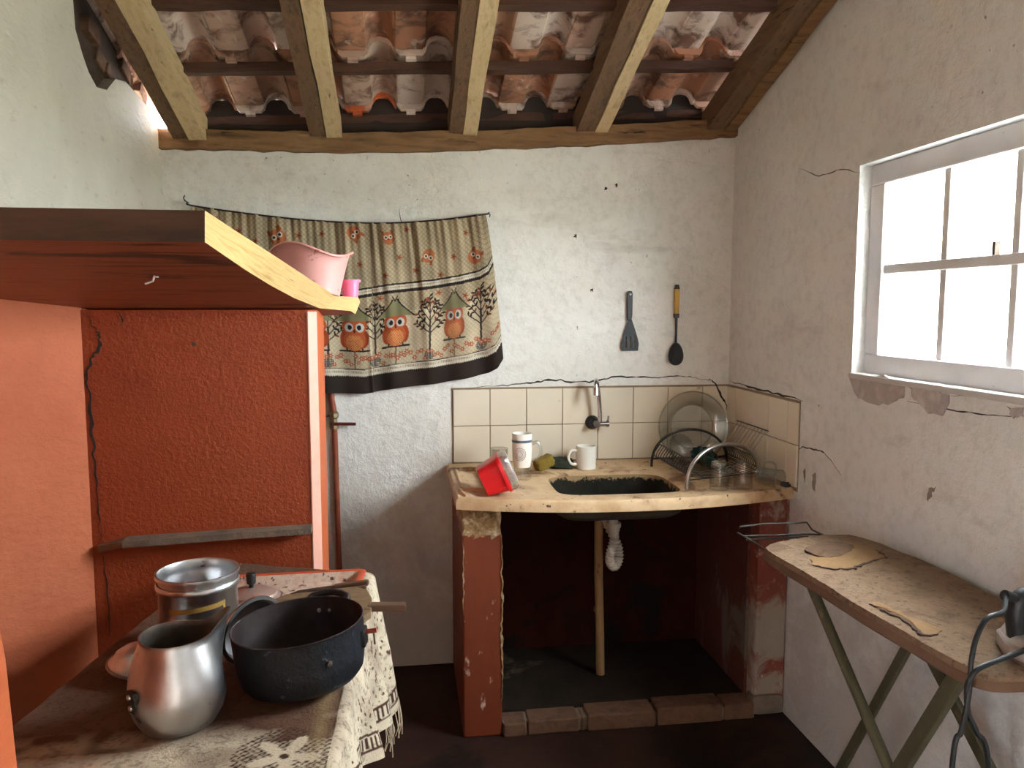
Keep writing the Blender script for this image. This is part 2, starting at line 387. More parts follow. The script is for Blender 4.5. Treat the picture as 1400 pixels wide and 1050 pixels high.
def arc(c, r, a0, a1, n, ax=(1, 0, 0), ay=(0, 0, 1)):
    c, ax, ay = Vector(c), Vector(ax), Vector(ay)
    return [c+ax*(r*cos(a0+(a1-a0)*i/n))+ay*(r*sin(a0+(a1-a0)*i/n)) for i in range(n+1)]
def spline(pts, n=8):
    P = [Vector(p) for p in pts]; out = []
    for i in range(len(P)-1):
        p0, p1, p2, p3 = P[max(i-1, 0)], P[i], P[i+1], P[min(i+2, len(P)-1)]
        for k in range(n):
            t = k/n
            out.append(.5*((2*p1)+(p2-p0)*t+(2*p0-5*p1+4*p2-p3)*t*t+(3*p1-p0-3*p2+p3)*t**3))
    out.append(P[-1]); return out

# ------------------------------------------------------------------ the room
XL, XR, YB, YF = -.894, 1.357, 3.177, -1.30
SL, TILT = .315, .046
def zr(X, Y): return 2.155+TILT*X+SL*(3.1-Y)             # underside of the rafters
TT = .15
struct(B().box((XL-.2, YF-.2, -.12), (XR+.2, YB+.2, 0)).build('floor', floor_m))
wall_back = struct(B().box((XL-TT, YB, 0), (XR+TT, YB+TT, 2.075)).build('wall_back', white_wall))
# left wall: plaster coat with a broken upper edge, darker adobe core behind it
edge = [(95, -60), (103, 40), (113, 75), (121, 98), (132, 119), (146, 123), (158, 108), (172, 112), (190, 132), (205, 150), (214, 172)]
ep = [atX(x, y, XL) for x, y in edge]
NY0, NY1 = 1.0, 2.37                              # the niche under the plank shelf
DY0, DY1, DZ = -1.00, -.66, 2.0                  # unseen doorway added behind the camera to let fill light in
def low(x): return [(x, YF, 0), (x, DY0, 0), (x, DY0, DZ), (x, DY1, DZ), (x, DY1, 0), (x, NY0, 0), (x, NY0, 1.632), (x, 1.5, 1.632), (x, NY1, 1.50), (x, NY1, 0)]
poly = low(XL)+[(XL, YB+.02, 0), (XL, YB+.02, 2.07)]+[p for p in reversed(ep)]+[(XL, 1.8, zr(XL, 1.8)+.02), (XL, YF, zr(XL, YF)+.05)]
wl = B().prism(poly, (-.035, 0, 0)).build('wall_left', left_paint); struct(wl)
core = B().prism(low(XL-.035)+[(XL-.035, 3.0, 0), (XL-.035, 3.0, zr(XL, 3.0)+.125), (XL-.035, YF, zr(XL, YF)+.14)], (-TT+.035, 0, 0)).build('adobe_core', adobe, wl)
b = B().box((-1.2, NY0-.06, 0), (-1.10, 2.2, 1.66)).box((-1.2, NY0-.06, 0), (XL-.01, NY0, 1.66)).box((-1.2, NY0-.02, 1.633), (XL-.02, 1.5, 1.68))
b.prism([(XL-.002, 2.362, 0), (-1.10, 2.11, 0), (-1.2, 2.11, 0), (-1.2, 2.45, 0), (XL-.03, 2.45, 0)], (0, 0, 1.515)).build('niche_lining', left_paint, wl, fix=False)
for i, (px, py, w, h, rot) in enumerate([(143, 84, .085, .05, -.35), (152, 103, .07, .045, -.5), (126, 42, .09, .05, -.2), (176, 96, .09, .05, -.4), (196, 128, .08, .045, -.5)]):
    p = atX(px, py, XL-.02); b = B(); q = []
    for (a, c) in ((-.5, -.5), (.5, -.5), (.42, .5), (-.5, .45)):
        y, z = a*w, c*h
        q.append((p[0]-.05, p[1]+y*cos(rot)-z*sin(rot), p[2]+y*sin(rot)+z*cos(rot)))
    b.prism(q, (.045+.008*(i % 3), 0, 0)).build('brick', brick_m, wl, bevel=.004)
# right wall with the window opening
WY0, WY1, WZ0, WZ1 = 1.375, 2.252, 1.275, 1.90
b = B()
b.box((XR, YF, 0), (XR+TT, YB, WZ0))
b.box((XR, YF, WZ0), (XR+TT, WY0, WZ1)); b.box((XR, WY1, WZ0), (XR+TT, YB, WZ1))
b.prism([(XR, YF, WZ1), (XR, YB, WZ1), (XR, YB, zr(XR, YB)+.10), (XR, YF, zr(XR, YF)+.12)], (TT, 0, 0))
wall_right = struct(b.build('wall_right', right_white, fix=False))
# wall behind the camera
struct(B().box((XL-TT, YF-TT, 0), (XR+TT, YF, 3.62)).build('wall_front', white_wall))
b = B()
for y0, y1, z0, z1 in ((DY0-.05, DY0, 0, DZ+.05), (DY1, DY1+.05, 0, DZ+.05), (DY0, DY1, DZ, DZ+.05)): b.box((XL-.03, y0, z0), (XL+.015, y1, z1))
struct(b.build('trim_1', wood_beam, fix=False))  # frame of the added doorway
# outside: ground, and the roof edge of the neighbouring porch seen through the panes
struct(B().box((-30, -30, -.3), (30, 30, -.14)).build('ground', outside_ground))
pw = B().box((4.6, 2.2, -.14), (4.75, 9, 2.55)); struct(pw.build('wall_neighbour', outside_wall))

# cracks and broken plaster
def crack(pts, w, parent, nrm, mat=crack_m, name='crack', jit=.35, seed=1, th=.0012):
    r = random.Random(seed); P = [Vector(p) for p in spline(pts, 6)]; nv = Vector(nrm)
    L = []; R = []
    for i, p in enumerate(P):
        t = (P[min(i+1, len(P)-1)]-P[max(i-1, 0)]).normalized(); sd = t.cross(nv).normalized()
        taper = min(1, 3*min(i+.3, len(P)-1-i+.3)/len(P))
        a = w*(.5+r.uniform(-jit, jit))*taper; c = w*(.5+r.uniform(-jit, jit))*taper
        off = sd*r.uniform(-.6, .6)*w
        L.append(p+sd*a+off+nv*th); R.append(p-sd*c+off+nv*th)
    bb = B(); n = len(P)
    vs = L+R+[v-nv*th*2 for v in L]+[v-nv*th*2 for v in R]
    fs = []
    for i in range(n-1):
        fs += [(i, i+1, n+i+1, n+i), (i, 2*n+i, 2*n+i+1, i+1), (n+i, n+i+1, 3*n+i+1, 3*n+i)]
    bb.add(vs, fs)
    return bb.build(name, mat, parent)
nb = (0, -1, 0); nr = (-1, 0, 0)
crack([atY(*p, YB) for p in [(625, 533), (660, 528), (700, 526), (730, 522), (760, 520), (800, 522), (830, 517), (870, 515), (900, 516), (930, 514), (955, 517), (975, 522)]], .006, wall_back, nb, seed=3)
crack([atY(*p, YB-.0095) for p in [(966, 519), (975, 522), (988, 545), (994, 560), (994, 592)]], .006, wall_back, nb, seed=5)
crack([atY(*p, YB) for p in [(545, 283), (548, 300), (552, 312)]], .002, wall_back, nb, seed=6)
crack([atX(*p, XR) for p in [(1093, 230), (1120, 240), (1150, 232), (1176, 236)]], .003, wall_right, nr, seed=7)
crack([atX(*p, XR) for p in [(1082, 660), (1092, 615), (1110, 614), (1128, 620), (1150, 650)]], .004, wall_right, nr, seed=8)
crack([atX(*p, XR) for p in [(1300, 542), (1330, 540), (1365, 545), (1400, 548)]], .003, wall_right, nr, seed=9)
crack([atX(*p, XR) for p in [(1240, 548), (1300, 560), (1350, 567), (1400, 570)]], .003, wall_right, nr, seed=10)
crack([atX(*p, XR) for p in [(997, 521), (1030, 530), (1070, 540), (1098, 549)]], .006, wall_right, nr, seed=4)
def chip(poly, parent, nv, mat, th=.004, name='broken_plaster', seed=0):
    r = random.Random(seed); P = [Vector(p) for p in poly]; Q = []
    for i in range(len(P)):
        a, c = P[i], P[(i+1) % len(P)]
        for k in range(4):
            q = a.lerp(c, k/4)+Vector((r.uniform(-1, 1)*abs(1-abs(nv[0])), r.uniform(-1, 1)*abs(1-abs(nv[1])), r.uniform(-1, 1)))*.005
            Q.append(q)
    nvv = Vector(nv)
    return B().prism([q+nvv*th for q in Q], nvv*(-th*2)).build(name, mat, parent)
chip([atX(*p, XR) for p in [(1162, 512), (1200, 513), (1238, 520), (1236, 545), (1215, 553), (1190, 552), (1170, 540)]], wall_right, nr, exposed_plaster, .003, seed=1)
chip([atX(*p, XR) for p in [(1242, 524), (1275, 530), (1300, 540), (1290, 570), (1270, 566), (1250, 545)]], wall_right, nr, exposed_plaster, .003, seed=2)
chip([atX(*p, XR) for p in [(1378, 555), (1400, 558), (1400, 572), (1385, 570)]], wall_right, nr, exposed_plaster, .003, seed=3)
for k, pp in enumerate([[(1111, 650), (1115, 648), (1115, 672), (1111, 668)], [(1271, 668), (1278, 666), (1271, 682), (1268, 686)], [(1099, 640), (1102, 642), (1101, 662)]]):
    chip([atX(*p, XR) for p in pp], wall_right, nr, M('scuff', [rgb(120, 108, 98), rgb(150, 138, 126)], 30, .9, 0, .5, 60), .0015, 'scuff_mark', seed=20+k)
for k, (px, py) in enumerate([(809, 397), (786, 323), (828, 258), (843, 254)]):
    p = Vector(atY(px, py, YB)); chip([p+Vector((a, 0, c)) for a, c in ((-.005, -.004), (.005, -.005), (.004, .006), (-.006, .004))], wall_back, nb, crack_m, .002, 'scuff_mark', seed=40+k)

# wall beam on the back wall
bp = [(211, 203), (350, 206), (500, 208), (700, 203), (850, 196), (1000, 187)]
pts = spline([atY(x, y, YB-.025) for x, y in bp]+[(XR+.01, YB-.025, atY(1006, 187, YB-.025)[2]+.002)], 8)
ceiling = struct_empty('ceiling')
b = B(); vs = []; r = random.Random(3)
for p in pts:
    for (y, z) in ((-.005, 0), (.05, 0), (.05, .078), (-.005, .074)):
        vs.append((p.x, p.y+y+r.uniform(-.004, .004), p.z+z+r.uniform(-.004, .004)))
fs = [(0, 1, 2, 3), tuple(len(vs)-4+i for i in (3, 2, 1, 0))]
for i in range(len(pts)-1):
    for j in range(4): fs.append((i*4+j, i*4+(j+1) % 4, (i+1)*4+(j+1) % 4, (i+1)*4+j))
b.add(vs, fs); b.build('wall_beam', wood_beam, ceiling)
# mortar between back wall and beam, following the sagging beam
b = B(); n = len(pts); vs = []
for p in pts: vs += [(p.x, YB-.003, 2.0), (p.x, YB-.003, p.z+.075), (p.x, YB+.1, p.z+.075), (p.x, YB+.1, 2.03)]
b.add(vs, [(i*4+j, i*4+(j+1) % 4, (i+1)*4+(j+1) % 4, (i+1)*4+j) for i in range(n-1) for j in range(4)]+[(0, 1, 2, 3), tuple(4*n-4+i for i in (3, 2, 1, 0))])
b.build('wall_top_mortar', white_wall, wall_back)
# rafters: an old brown one with a pale new one spiked to its side
def rafter(X, w, mat, h=.085, y0=3.19, dz=0, seed=0, y1=-1.28):
    b = B().beam((X, y0, zr(X, y0)+dz), (X, y1, zr(X, y1)+dz), w, h-dz, 26, .003, side=(1, 0, TILT), seed=seed)
    return b.build('rafter', mat, ceiling)
for i, (xo, xn, wo, wn) in enumerate([(-.815, -.755, .058, .062), (-.316, -.256, .056, .056), (.208, .262, .056, .054), (.722, .786, .070, .052)]):
    rafter(xo, wo, wood_old, seed=i)
    rafter(xn, wn, wood_new, dz=-.006, seed=10+i, y0=3.16)
rafter(1.262, .07, wood_old, seed=31); rafter(1.325, .05, wood_beam, seed=32, dz=-.008)
# battens
BSP = .325
BY = [3.226-BSP*k for k in range(15)]
for k, y in enumerate(BY):
    b = B().beam((XL+.02 if k else -.79, y, zr(XL if k else -.79, y)+.083), (XR+TT, y, zr(XR+TT, y)+.083), .055, .032, 20, .003, seed=50+k)
    b.build('batten', wood_dark, ceiling)
# dark filler board, added to keep light out of the eave gap
b = B().prism([(-.78, 3.20, 2.14), (XR+TT, 3.20, 2.19), (XR+TT, 3.20, zr(XR, 3.2)+.175), (-.78, 3.20, zr(-.78, 3.2)+.165)], (0, .02, 0)); b.build('eave_filler', M('dark_filler_board', [rgb(40, 30, 24), rgb(54, 40, 32)], 6, .8, 0, .4, 18, stretch=(1.2, 9, 9)), ceiling)
# clay roof tiles, one mesh shared by all
def tile_mesh():
    W, Ln, T = .2, .415, .011
    prof = [(-.006, .016), (0, .004), (.010, 0), (.092, 0), (.104, .006), (.112, .030), (.126, .046), (.150, .054), (.176, .046), (.190, .030), (.198, .010), (.206, .006)]
    def off(i):
        a = prof[max(i-1, 0)]; c = prof[min(i+1, len(prof)-1)]
        d = Vector((c[0]-a[0], c[1]-a[1])).normalized(); return Vector((-d.y, d.x))*T
    n = len(prof); secs = [(0, -.012), (.016, -.012), (.018, 0), (Ln*.5, 0), (Ln, 0)]
    vs = []; fs = []
    for (d, dz) in secs:
        tw = 1-.05*(1-d/Ln)
        for (u, h) in prof: vs.append(((u-.1)*tw, d, h+(dz if h < .003 else dz*.5)))
        for i, (u, h) in enumerate(prof):
            q = off(i); vs.append(((u+q.x-.1)*tw, d, h+q.y))
    m = 2*n
    for s in range(len(secs)-1):
        for i in range(n-1):
            fs.append((s*m+i, s*m+i+1, (s+1)*m+i+1, (s+1)*m+i)); fs.append((s*m+n+i, (s+1)*m+n+i, (s+1)*m+n+i+1, s*m+n+i+1))
        fs.append((s*m, (s+1)*m, (s+1)*m+n, s*m+n)); fs.append((s*m+n-1, s*m+2*n-1, (s+1)*m+2*n-1, (s+1)*m+n-1))
    for i in range(n-1):
        fs.append((i, n+i, n+i+1, i+1)); e = (len(secs)-1)*m; fs.append((e+i, e+i+1, e+n+i+1, e+n+i))
    b = B().add(vs, fs)
    b.box((-.065, .005, -.024), (-.03, .02, -.008))
    me = bpy.data.meshes.new('roof_tile'); me.from_pydata(b.v, [], b.f)
    bm = bmesh.new(); bm.from_mesh(me); bmesh.ops.recalc_face_normals(bm, faces=bm.faces); bm.to_mesh(me); bm.free()
    me.materials.append(clay)
    me.polygons.foreach_set('use_smooth', [True]*len(me.polygons)); me.set_sharp_from_angle(angle=radians(40))
    return me
tm = tile_mesh()
ax = Vector((1, 0, TILT)).normalized(); ad = Vector((0, 1, -SL+.045)).normalized(); an = ax.cross(ad).normalized()
R3 = Matrix((ax, ad, an)).transposed()
rt = random.Random(21)
for k, y in enumerate(BY):
    for c in range(-1, 12):
        if c == -1 and k == 0: continue
        x = -.72+.2*c
        o = bpy.data.objects.new('roof_tile', tm); C.objects.link(o); o.parent = ceiling
        yh = y-.05+rt.uniform(-.008, .008)
        rot = R3 @ Matrix.Rotation(rt.uniform(-.018, .018), 3, 'Z') @ Matrix.Rotation(rt.uniform(-.012, .012), 3, 'Y')
        o.matrix_world = Matrix.Translation((x+rt.uniform(-.004, .004), yh, zr(x, yh)+.085+.034)) @ rot.to_4x4()

# window
win = struct_empty('window_1', (XR, (WY0+WY1)/2, WZ0))
FX = XR+.05
b = B(); fy0, fy1, fz0, fz1 = WY0, WY1, WZ0, WZ1
py0, py1, pz0, pz1 = 1.447, 2.183, 1.337, 1.838
b.box((FX-.012, fy0, fz0), (FX+.045, fy1, pz0)); b.box((FX-.012, fy0, pz1), (FX+.045, fy1, fz1))
b.box((FX-.012, fy0, pz0), (FX+.045, py0, pz1)); b.box((FX-.012, py1, pz0), (FX+.045, fy1, pz1))
b.build('window_frame', frame_paint, win, bevel=.004, fix=False)
ys = [1.447, 1.668, 1.692, 1.914, 1.940, 2.183]
for y0, y1 in ((1.668, 1.692), (1.914, 1.940)): B().box((FX, y0, pz0), (FX+.03, y1, pz1)).build('muntin', frame_paint, win, bevel=.003)
B().box((FX-.003, py0, 1.575), (FX+.033, py1, 1.603)).build('muntin', frame_paint, win, bevel=.003)
for y0, y1 in ((1.447, 1.668), (1.692, 1.914), (1.940, 2.183)):
    for z0, z1 in ((pz0, 1.575), (1.603, pz1)):
        B().box((FX+.014, y0-.004, z0-.004), (FX+.017, y1+.004, z1+.004)).build('pane', pane_glass, win)
B().box((FX-.026, 1.712, 1.60), (FX-.012, 1.722, 1.632)).build('latch', tarnish, win)
b = B(); b.box((XR-.006, fy0-.01, WZ0-.014), (XR+TT+.03, fy1+.01, WZ0+.004)); b.build('window_sill', right_white, win, bevel=.004)

# backsplash: cream tiles set in grout on the back wall and on the window wall
ZT = 1.149; X0 = .190
B().box((X0-.004, YB-.004, .835), (XR, YB+.002, ZT+.006)).build('grout_bed', grout, wall_back)
B().box((XR-.004, 2.556, .835), (XR+.002, YB, ZT+.006)).build('grout_bed', grout, wall_right)
def rnd(): return random.uniform(-.0008, .0008)
for row in range(2):
    z1 = ZT-.15*row-.0015; z0 = z1-.147
    x = X0
    while x < XR-.01:
        x1 = min(x+.15, XR-.002)
        B().box((x+.0015, YB-.009+rnd(), z0), (x1-.0015, YB-.001, z1)).build('wall_tile', tile_white, wall_back, bevel=.0015); x = x1 if x1 < XR-.01 else 9
    y = YB-.010; first = .085
    while y > 2.57:
        y1 = max(y-first, 2.556); first = .15
        B().box((XR-.009+rnd(), y1+.0015, z0), (XR-.001, y-.0015, z1)).build('wall_tile', tile_white, wall_right, bevel=.0015); y = y1

# orange masonry block on the left (its crack, ledge and pale chamfered edge)
PY0, PY1, PX1 = 2.36, 2.56, -.256
b = B().prism([(XL-.01, PY0, 0), (PX1-.022, PY0, 0), (PX1, PY0+.018, 0), (PX1, PY1, 0), (XL-.01, PY1, 0)], (0, 0, 1.47))
block = struct(b.build('wall_chimney', orange_rough, origin=(-.57, PY0, 0)))
b = B().prism([(PX1-.025, PY0-.0015, .02), (PX1-.0215, PY0-.0025, .02), (PX1+.0018, PY0+.0175, .02), (PX1+.0012, PY0+.021, .02)], (0, 0, 1.445)); b.build('chamfer', pink_edge, block)  # pale colour paints in the window light caught by this edge
b = B().box((PX1-.001, PY0+.018, .02), (PX1+.0025, PY1, 1.468)); b.build('side_coat', orange, block)
lp = [atY(x, y, PY0) for x, y in [(135, 752), (175, 741), (250, 736), (330, 730), (427, 724)]]
b = B(); vs = []
for i, p in enumerate(lp):
    d = .012 if i == 0 else .05-.004*i
    vs += [(p[0], PY0+.01, p[2]-.002), (p[0], PY0-d, p[2]-.004), (p[0], PY0-d, p[2]+.014), (p[0], PY0+.01, p[2]+.018)]
n = len(lp); b.add(vs, [(i*4+j, i*4+(j+1) % 4, (i+1)*4+(j+1) % 4, (i+1)*4+j) for i in range(n-1) for j in range(4)]+[(0, 1, 2, 3), tuple(4*n-4+i for i in (3, 2, 1, 0))])
b.build('ledge', cement, block)
crack([atY(x+8, y, PY0) for x, y in [(113, 430), (120, 448), (128, 458), (125, 478), (114, 498), (113, 530), (117, 580), (121, 630), (126, 690), (131, 745)]], .008, block, nb, seed=11)
crack([atY(x+8, y, PY0) for x, y in [(132, 750), (137, 790), (141, 838), (143, 870)]], .003, block, nb, seed=12)
crack([atY(x, y, PY0) for x, y in [(160, 425), (167, 435), (168, 442)]], .003, block, nb, seed=13)
p = atY(268, 470, PY0); B().tube([(p[0], p[1]+.01, p[2]), (p[0], p[1]-.02, p[2]+.002)], .0022, 6).lathe([(0, 0), (.006, 0), (.006, .002), (0, .002)], (p[0], p[1]-.02, p[2]), 10, Matrix.Rotation(pi/2, 3, 'X')).build('nail', tarnish, block)
# stub of orange masonry at the near end of the table
b = B().prism([(XL-.01, .97, 0), (-.506, .97, 0), (-.517, .97, .863), (-.523, .97, 1.016), (-.535, .97, 1.12), (XL-.01, .97, 1.16)], (0, .11, 0))
struct(b.build('wall_stub', orange, origin=(-.7, 1.03, 0), bevel=.006))

# thick plank shelf, sloping back to the masonry block
def zt(Y): return 1.649-.155*(Y-1.5)
def zb(Y): return 1.593-.136*(Y-1.5)
top = [(-.352, 1.50), (-.328, 1.645), (-.293, 1.843), (-.247, 2.11), (-.200, 2.39), (-.136, 2.415), (-.135, 2.50), (-.30, 2.56)]
bot = [(-.354, 1.50), (-.337, 1.761), (-.318, 1.96), (-.290, 2.17), (-.244, 2.37), (-.16, 2.43), (-.150, 2.50), (-.30, 2.56)]
sh = thing('plank_shelf', 'thick red brown plank shelf with a pale sawn end, resting on the orange masonry', 'shelf', (-.6, 2.0, 1.50))
n = len(top)
XS = -1.15
T = [(x, y, zt(y)) for x, y in top]; Bt = [(x, y, zb(y)) for x, y in bot]
b = B(); vs = [(XS, 1.50, zt(1.5))]+T+[(XS, 2.56, zt(2.56))]+[(XS, 1.50, zb(1.5))]+Bt+[(XS, 2.56, zb(2.56))]
m = n+2
b.add(vs, [tuple(range(m)), tuple(range(2*m-1, m-1, -1)), (m-1, 0, m, 2*m-1), (m-2, m-1, 2*m-1, 2*m-2), (n-1, n, m+n, m+n-1)])
b.build('plank', shelf_wood, sh)
B().add([(XS, 1.4995, zt(1.5)), (-.352, 1.4995, zt(1.5)), (-.354, 1.4995, zb(1.5)), (XS, 1.4995, zb(1.5)), (XS, 1.503, zt(1.5)), (-.3525, 1.503, zt(1.5)), (-.3545, 1.503, zb(1.5)), (XS, 1.503, zb(1.5))], [(0, 3, 2, 1), (4, 5, 6, 7), (0, 1, 5, 4), (1, 2, 6, 5), (2, 3, 7, 6), (3, 0, 4, 7)]).build('front_edge', shelf_face, sh)
b = B(); k = n-1
Ts = [Vector(p) for p in T[:k]]; Bs = [Vector(p) for p in Bt[:k]]
b.add(Ts+Bs, [(i, i+1, len(Ts)+i+1, len(Ts)+i) for i in range(len(Ts)-1)]); b.build('sawn_end', shelf_end, sh, smooth=60)
p = atY(222, 376, 1.8); zz = zb(1.8)
rv = ray(213, 377); tq = (1.593+.136*1.5-EYE)/(rv[2]+.136*rv[1]); q = (rv[0]*tq, rv[1]*tq, EYE+rv[2]*tq)
B().tube([(q[0], q[1], q[2]+.01), (q[0]-.006, q[1]-.002, q[2]-.012), (q[0]-.022, q[1]-.004, q[2]-.018)], .0024, 6).lathe([(0, 0), (.006, 0), (.006, .003), (0, .003)], (q[0], q[1], q[2]-.004), 10).build('nail', pvc, sh)

# pink basin with a wavy rim, and the small pink pot behind it
def wavy_basin():
    c = Vector((-.272, 2.395, zt(2.395)-.001)); n = 64; rows = 12; vs = []
    for side in (0, 1):
        for i in range(rows+1):
            t = i/rows
            for j in range(n):
                a = 2*pi*j/n
                rr = .083+.032*t**1.1-(.003 if side else 0)
                hh = .122+.012*sin(3*a+1.1)+.005*sin(2*a)
                lip = .006*max(0, (t-.9)/.1)
                z = t*hh + (.003 if side and i == 0 else 0)
                vs.append((c.x+(rr+lip)*cos(a), c.y+(rr+lip)*sin(a), c.z+z))
    b = B(); fs = []; L = (rows+1)*n
    for s in (0, 1):
        for i in range(rows):
            for j in range(n):
                q = (s*L+i*n+j, s*L+i*n+(j+1) % n, s*L+(i+1)*n+(j+1) % n, s*L+(i+1)*n+j); fs.append(q if not s else q[::-1])
        fs.append(tuple(s*L+j for j in range(n)))
    for j in range(n): fs.append((rows*n+j, rows*n+(j+1) % n, L+rows*n+(j+1) % n, L+rows*n+j))
    b.add(vs, fs)
    t = thing('plastic_basin', 'pale pink plastic basin with a wavy stained rim on the plank shelf', 'basin', c)
    b.build('bowl', pink_pl, t, smooth=50)
    rim = [(c.x+.122*cos(2*pi*j/n), c.y+.122*sin(2*pi*j/n), c.z+.122+.012*sin(6*pi*j/n+1.1)+.005*sin(4*pi*j/n)-.002) for j in range(n)]
    B().tube(rim, .0038, 6, True).build('rim', pink_pl, t, smooth=True)
    t.rotation_euler.x = -.135
wavy_basin()
pc = (-.163, 2.478, zt(2.478)-.002)
t = thing('plastic_pot', 'small bright pink plastic pot beside the pale pink basin', 'pot', pc)
B().lathe([(0, 0), (.022, 0), (.027, .064), (.024, .064), (.020, .004), (0, .004)], pc, 28).build('body', hot_pink, t, smooth=40)
B().lathe([(.026, .058), (.031, .058), (.032, .066), (.026, .066)], pc, 28).build('rim', hot_pink, t, smooth=40)

# ------------------------------------------------------------------ curtain with its printed border
def make_curtain():
    YC = YB-.035
    topp = [(262, 281), (330, 291), (420, 301), (500, 305), (560, 304), (620, 299), (664, 293)]
    botp = [(268, 520), (340, 530), (440, 536), (500, 538), (540, 531), (600, 524), (640, 517), (668, 510), (680, 503), (688, 490)]
    tw = [atY(x, y, YC) for x, y in topp]; bw = [atY(x, y, YC) for x, y in botp]
    tx = np.array([p[0] for p in tw]); tz = np.array([p[2] for p in tw]); bx = np.array([p[0] for p in bw]); bz = np.array([p[2] for p in bw])
    nu, nv = 560, 300
    u = np.linspace(0, 1, nu); v = np.linspace(0, 1, nv)
    Xt = tx[0]+(tx[-1]-tx[0])*u; Xb = bx[0]+(bx[-1]-bx[0])*u
    Zt = np.interp(Xt, tx, tz); Zb = np.interp(Xb, bx, bz)
    U, V = np.meshgrid(u, v, indexing='ij')
    bulge = V**.8
    Xg = Xt[:, None]*(1-bulge)+Xb[:, None]*bulge
    Zg = Zt[:, None]*(1-V)+Zb[:, None]*V
    seam = (U-.566)
    fold = .011*np.sin(U*2*pi*9+.6*np.sin(5*U))*(.45+.55*V)*(.6+.6*np.sin(U*17+1)**2)+.010*np.sin(U*2*pi*19+5*np.sin(9*U))*(1-V)**1.5*(.35+.65*np.sin(U*23)**2)+.004*np.sin(U*2*pi*41)*(1-V)**4
    ridge = -.012*np.exp(-((seam)/.010)**2)*(seam < 0)-.010*np.exp(-(seam/.03)**2)
    Yg = YC+fold+ridge*(.4+.6*V)-.012*np.sin(pi*V)-.026*np.exp(-((Xg+.287)/.045)**2)*np.clip((V-.75)/.2, 0, 1)   # hem stands off over the pipe
    # ---- print, in metres: s across the cloth, h above the hem, g below the heading
    s = Xg; h = (Zg-np.broadcast_to(Zb[:, None], Zg.shape)); 
    g = np.broadcast_to(Zt[:, None], Zg.shape)-Zg
    col = np.zeros((nu, nv, 3))
    def srgb(r_, g_, b_): return np.array([lin(r_/255), lin(g_/255), lin(b_/255)])
    beige, beige2, brown, cream = srgb(180, 163, 134), srgb(128, 110, 84), srgb(50, 40, 35), srgb(206, 196, 177)
    col[:] = beige
    d1 = np.abs(((s+h)/.0175) % 1-.5); d2 = np.abs(((s-h)/.0175) % 1-.5)
    lat = (d1 > .37) | (d2 > .37)
    col[lat] = beige*.45+beige2*.55
    def put(m, c): col[m] = c
    def ell(cx, cy, rx, ry, H=h): return ((s-cx)/rx)**2+((H-cy)/ry)**2 < 1
    def seg(x0, y0, x1, y1, w, H=h):
        dx, dy = x1-x0, y1-y0; L = dx*dx+dy*dy
        t_ = np.clip(((s-x0)*dx+(H-y0)*dy)/L, 0, 1)
        return (s-x0-t_*dx)**2+(H-y0-t_*dy)**2 < w*w
    xseam = np.interp(.566, u, Xb)
    def shx(px): return atY(px, 460, YC)[0]
    # scattered flowers in the upper field
    rr = random.Random(5)
    fl = srgb(158, 92, 62)
    for px, py in [(527, 377), (568, 370), (546, 352), (602, 376), (620, 351), (492, 362), (380, 312), (408, 322), (440, 320), (556, 314), (637, 318), (326, 316), (296, 300), (350, 330), (600, 400), (585, 410), (655, 402), (540, 412), (520, 408), (640, 411), (676, 398), (636, 404)]:
        x, _, z = atY(px, py, YC)
        zz = z
        q = (s-x)**2+(Zg-zz)**2; a = np.arctan2(Zg-zz, s-x)
        put(q < (.0125*(.75+.25*np.cos(5*a)))**2, fl); put(q < .003**2, srgb(112, 50, 34))
    def owl_head(px, py, rot, k=1.0):
        x, _, z = atY(px, py, YC)
        A = cos(rot)*(s-x)+sin(rot)*(Zg-z); Bq = -sin(rot)*(s-x)+cos(rot)*(Zg-z)
        put((A/(.030*k))**2+(Bq/(.034*k))**2 < 1, srgb(176, 104, 66))
        put((np.abs(A) > .016*k) & (np.abs(A) < .028*k) & (Bq > .02*k) & (Bq < .040*k), srgb(150, 84, 52))
        for e in (-1, 1):
            put((A-e*.012*k)**2+(Bq-.006*k)**2 < (.0105*k)**2, cream); put((A-e*.012*k)**2+(Bq-.006*k)**2 < (.0055*k)**2, brown)
        put((A/.0035/k)**2+((Bq+.006*k)/.006/k)**2 < 1, srgb(110, 56, 36))
    owl_head(380, 325, .5); owl_head(484, 319, -2.3, .85); owl_head(531, 326, .2, .75); owl_head(586, 350, 2.8, .8); owl_head(649, 351, -.5, .85)
    # middle band: dark line, lace, dark band
    band0 = .375
    put((h > band0-.003) & (h < band0+.034), brown); 
    teeth = .0025*np.abs(((s/.008) % 1)-.5)*2
    put((h > band0+.008+teeth) & (h < band0+.027), cream)
    put((h > band0+.016) & (h < band0+.022) & (((s/.006) % 1) < .5), srgb(150, 128, 98))
    # paler ground behind the figures
    low = (h > .10) & (h < .30)
    col[low] = col[low]*.75+srgb(224, 208, 176)*.25
    leafc = srgb(44, 36, 32)
    def tree(px, lean=0):
        x = shx(px); tr = srgb(64, 54, 46)
        put(seg(x, .105, x+lean, .25, .0042), tr); put(seg(x+lean, .25, x+lean*1.5, .335, .0025), tr)
        put(ell(x, .118, .022, .020) & (((s*140) % 1 < .55) | ((h*140) % 1 < .55)), srgb(92, 88, 82))
        rq = random.Random(px)
        br = []
        for k, (hh, dx, up) in enumerate([(.215, -.050, .030), (.215, .050, .030), (.235, -.045, .045), (.235, .046, .040), (.262, -.036, .040), (.262, .038, .042), (.29, -.022, .035), (.29, .024, .032), (.30, 0, .045)]):
            x1, y1 = x+lean+dx, hh+up; put(seg(x+lean, hh-.012, x1, y1, .0022), tr); br.append((x+lean, hh-.012, x1, y1))
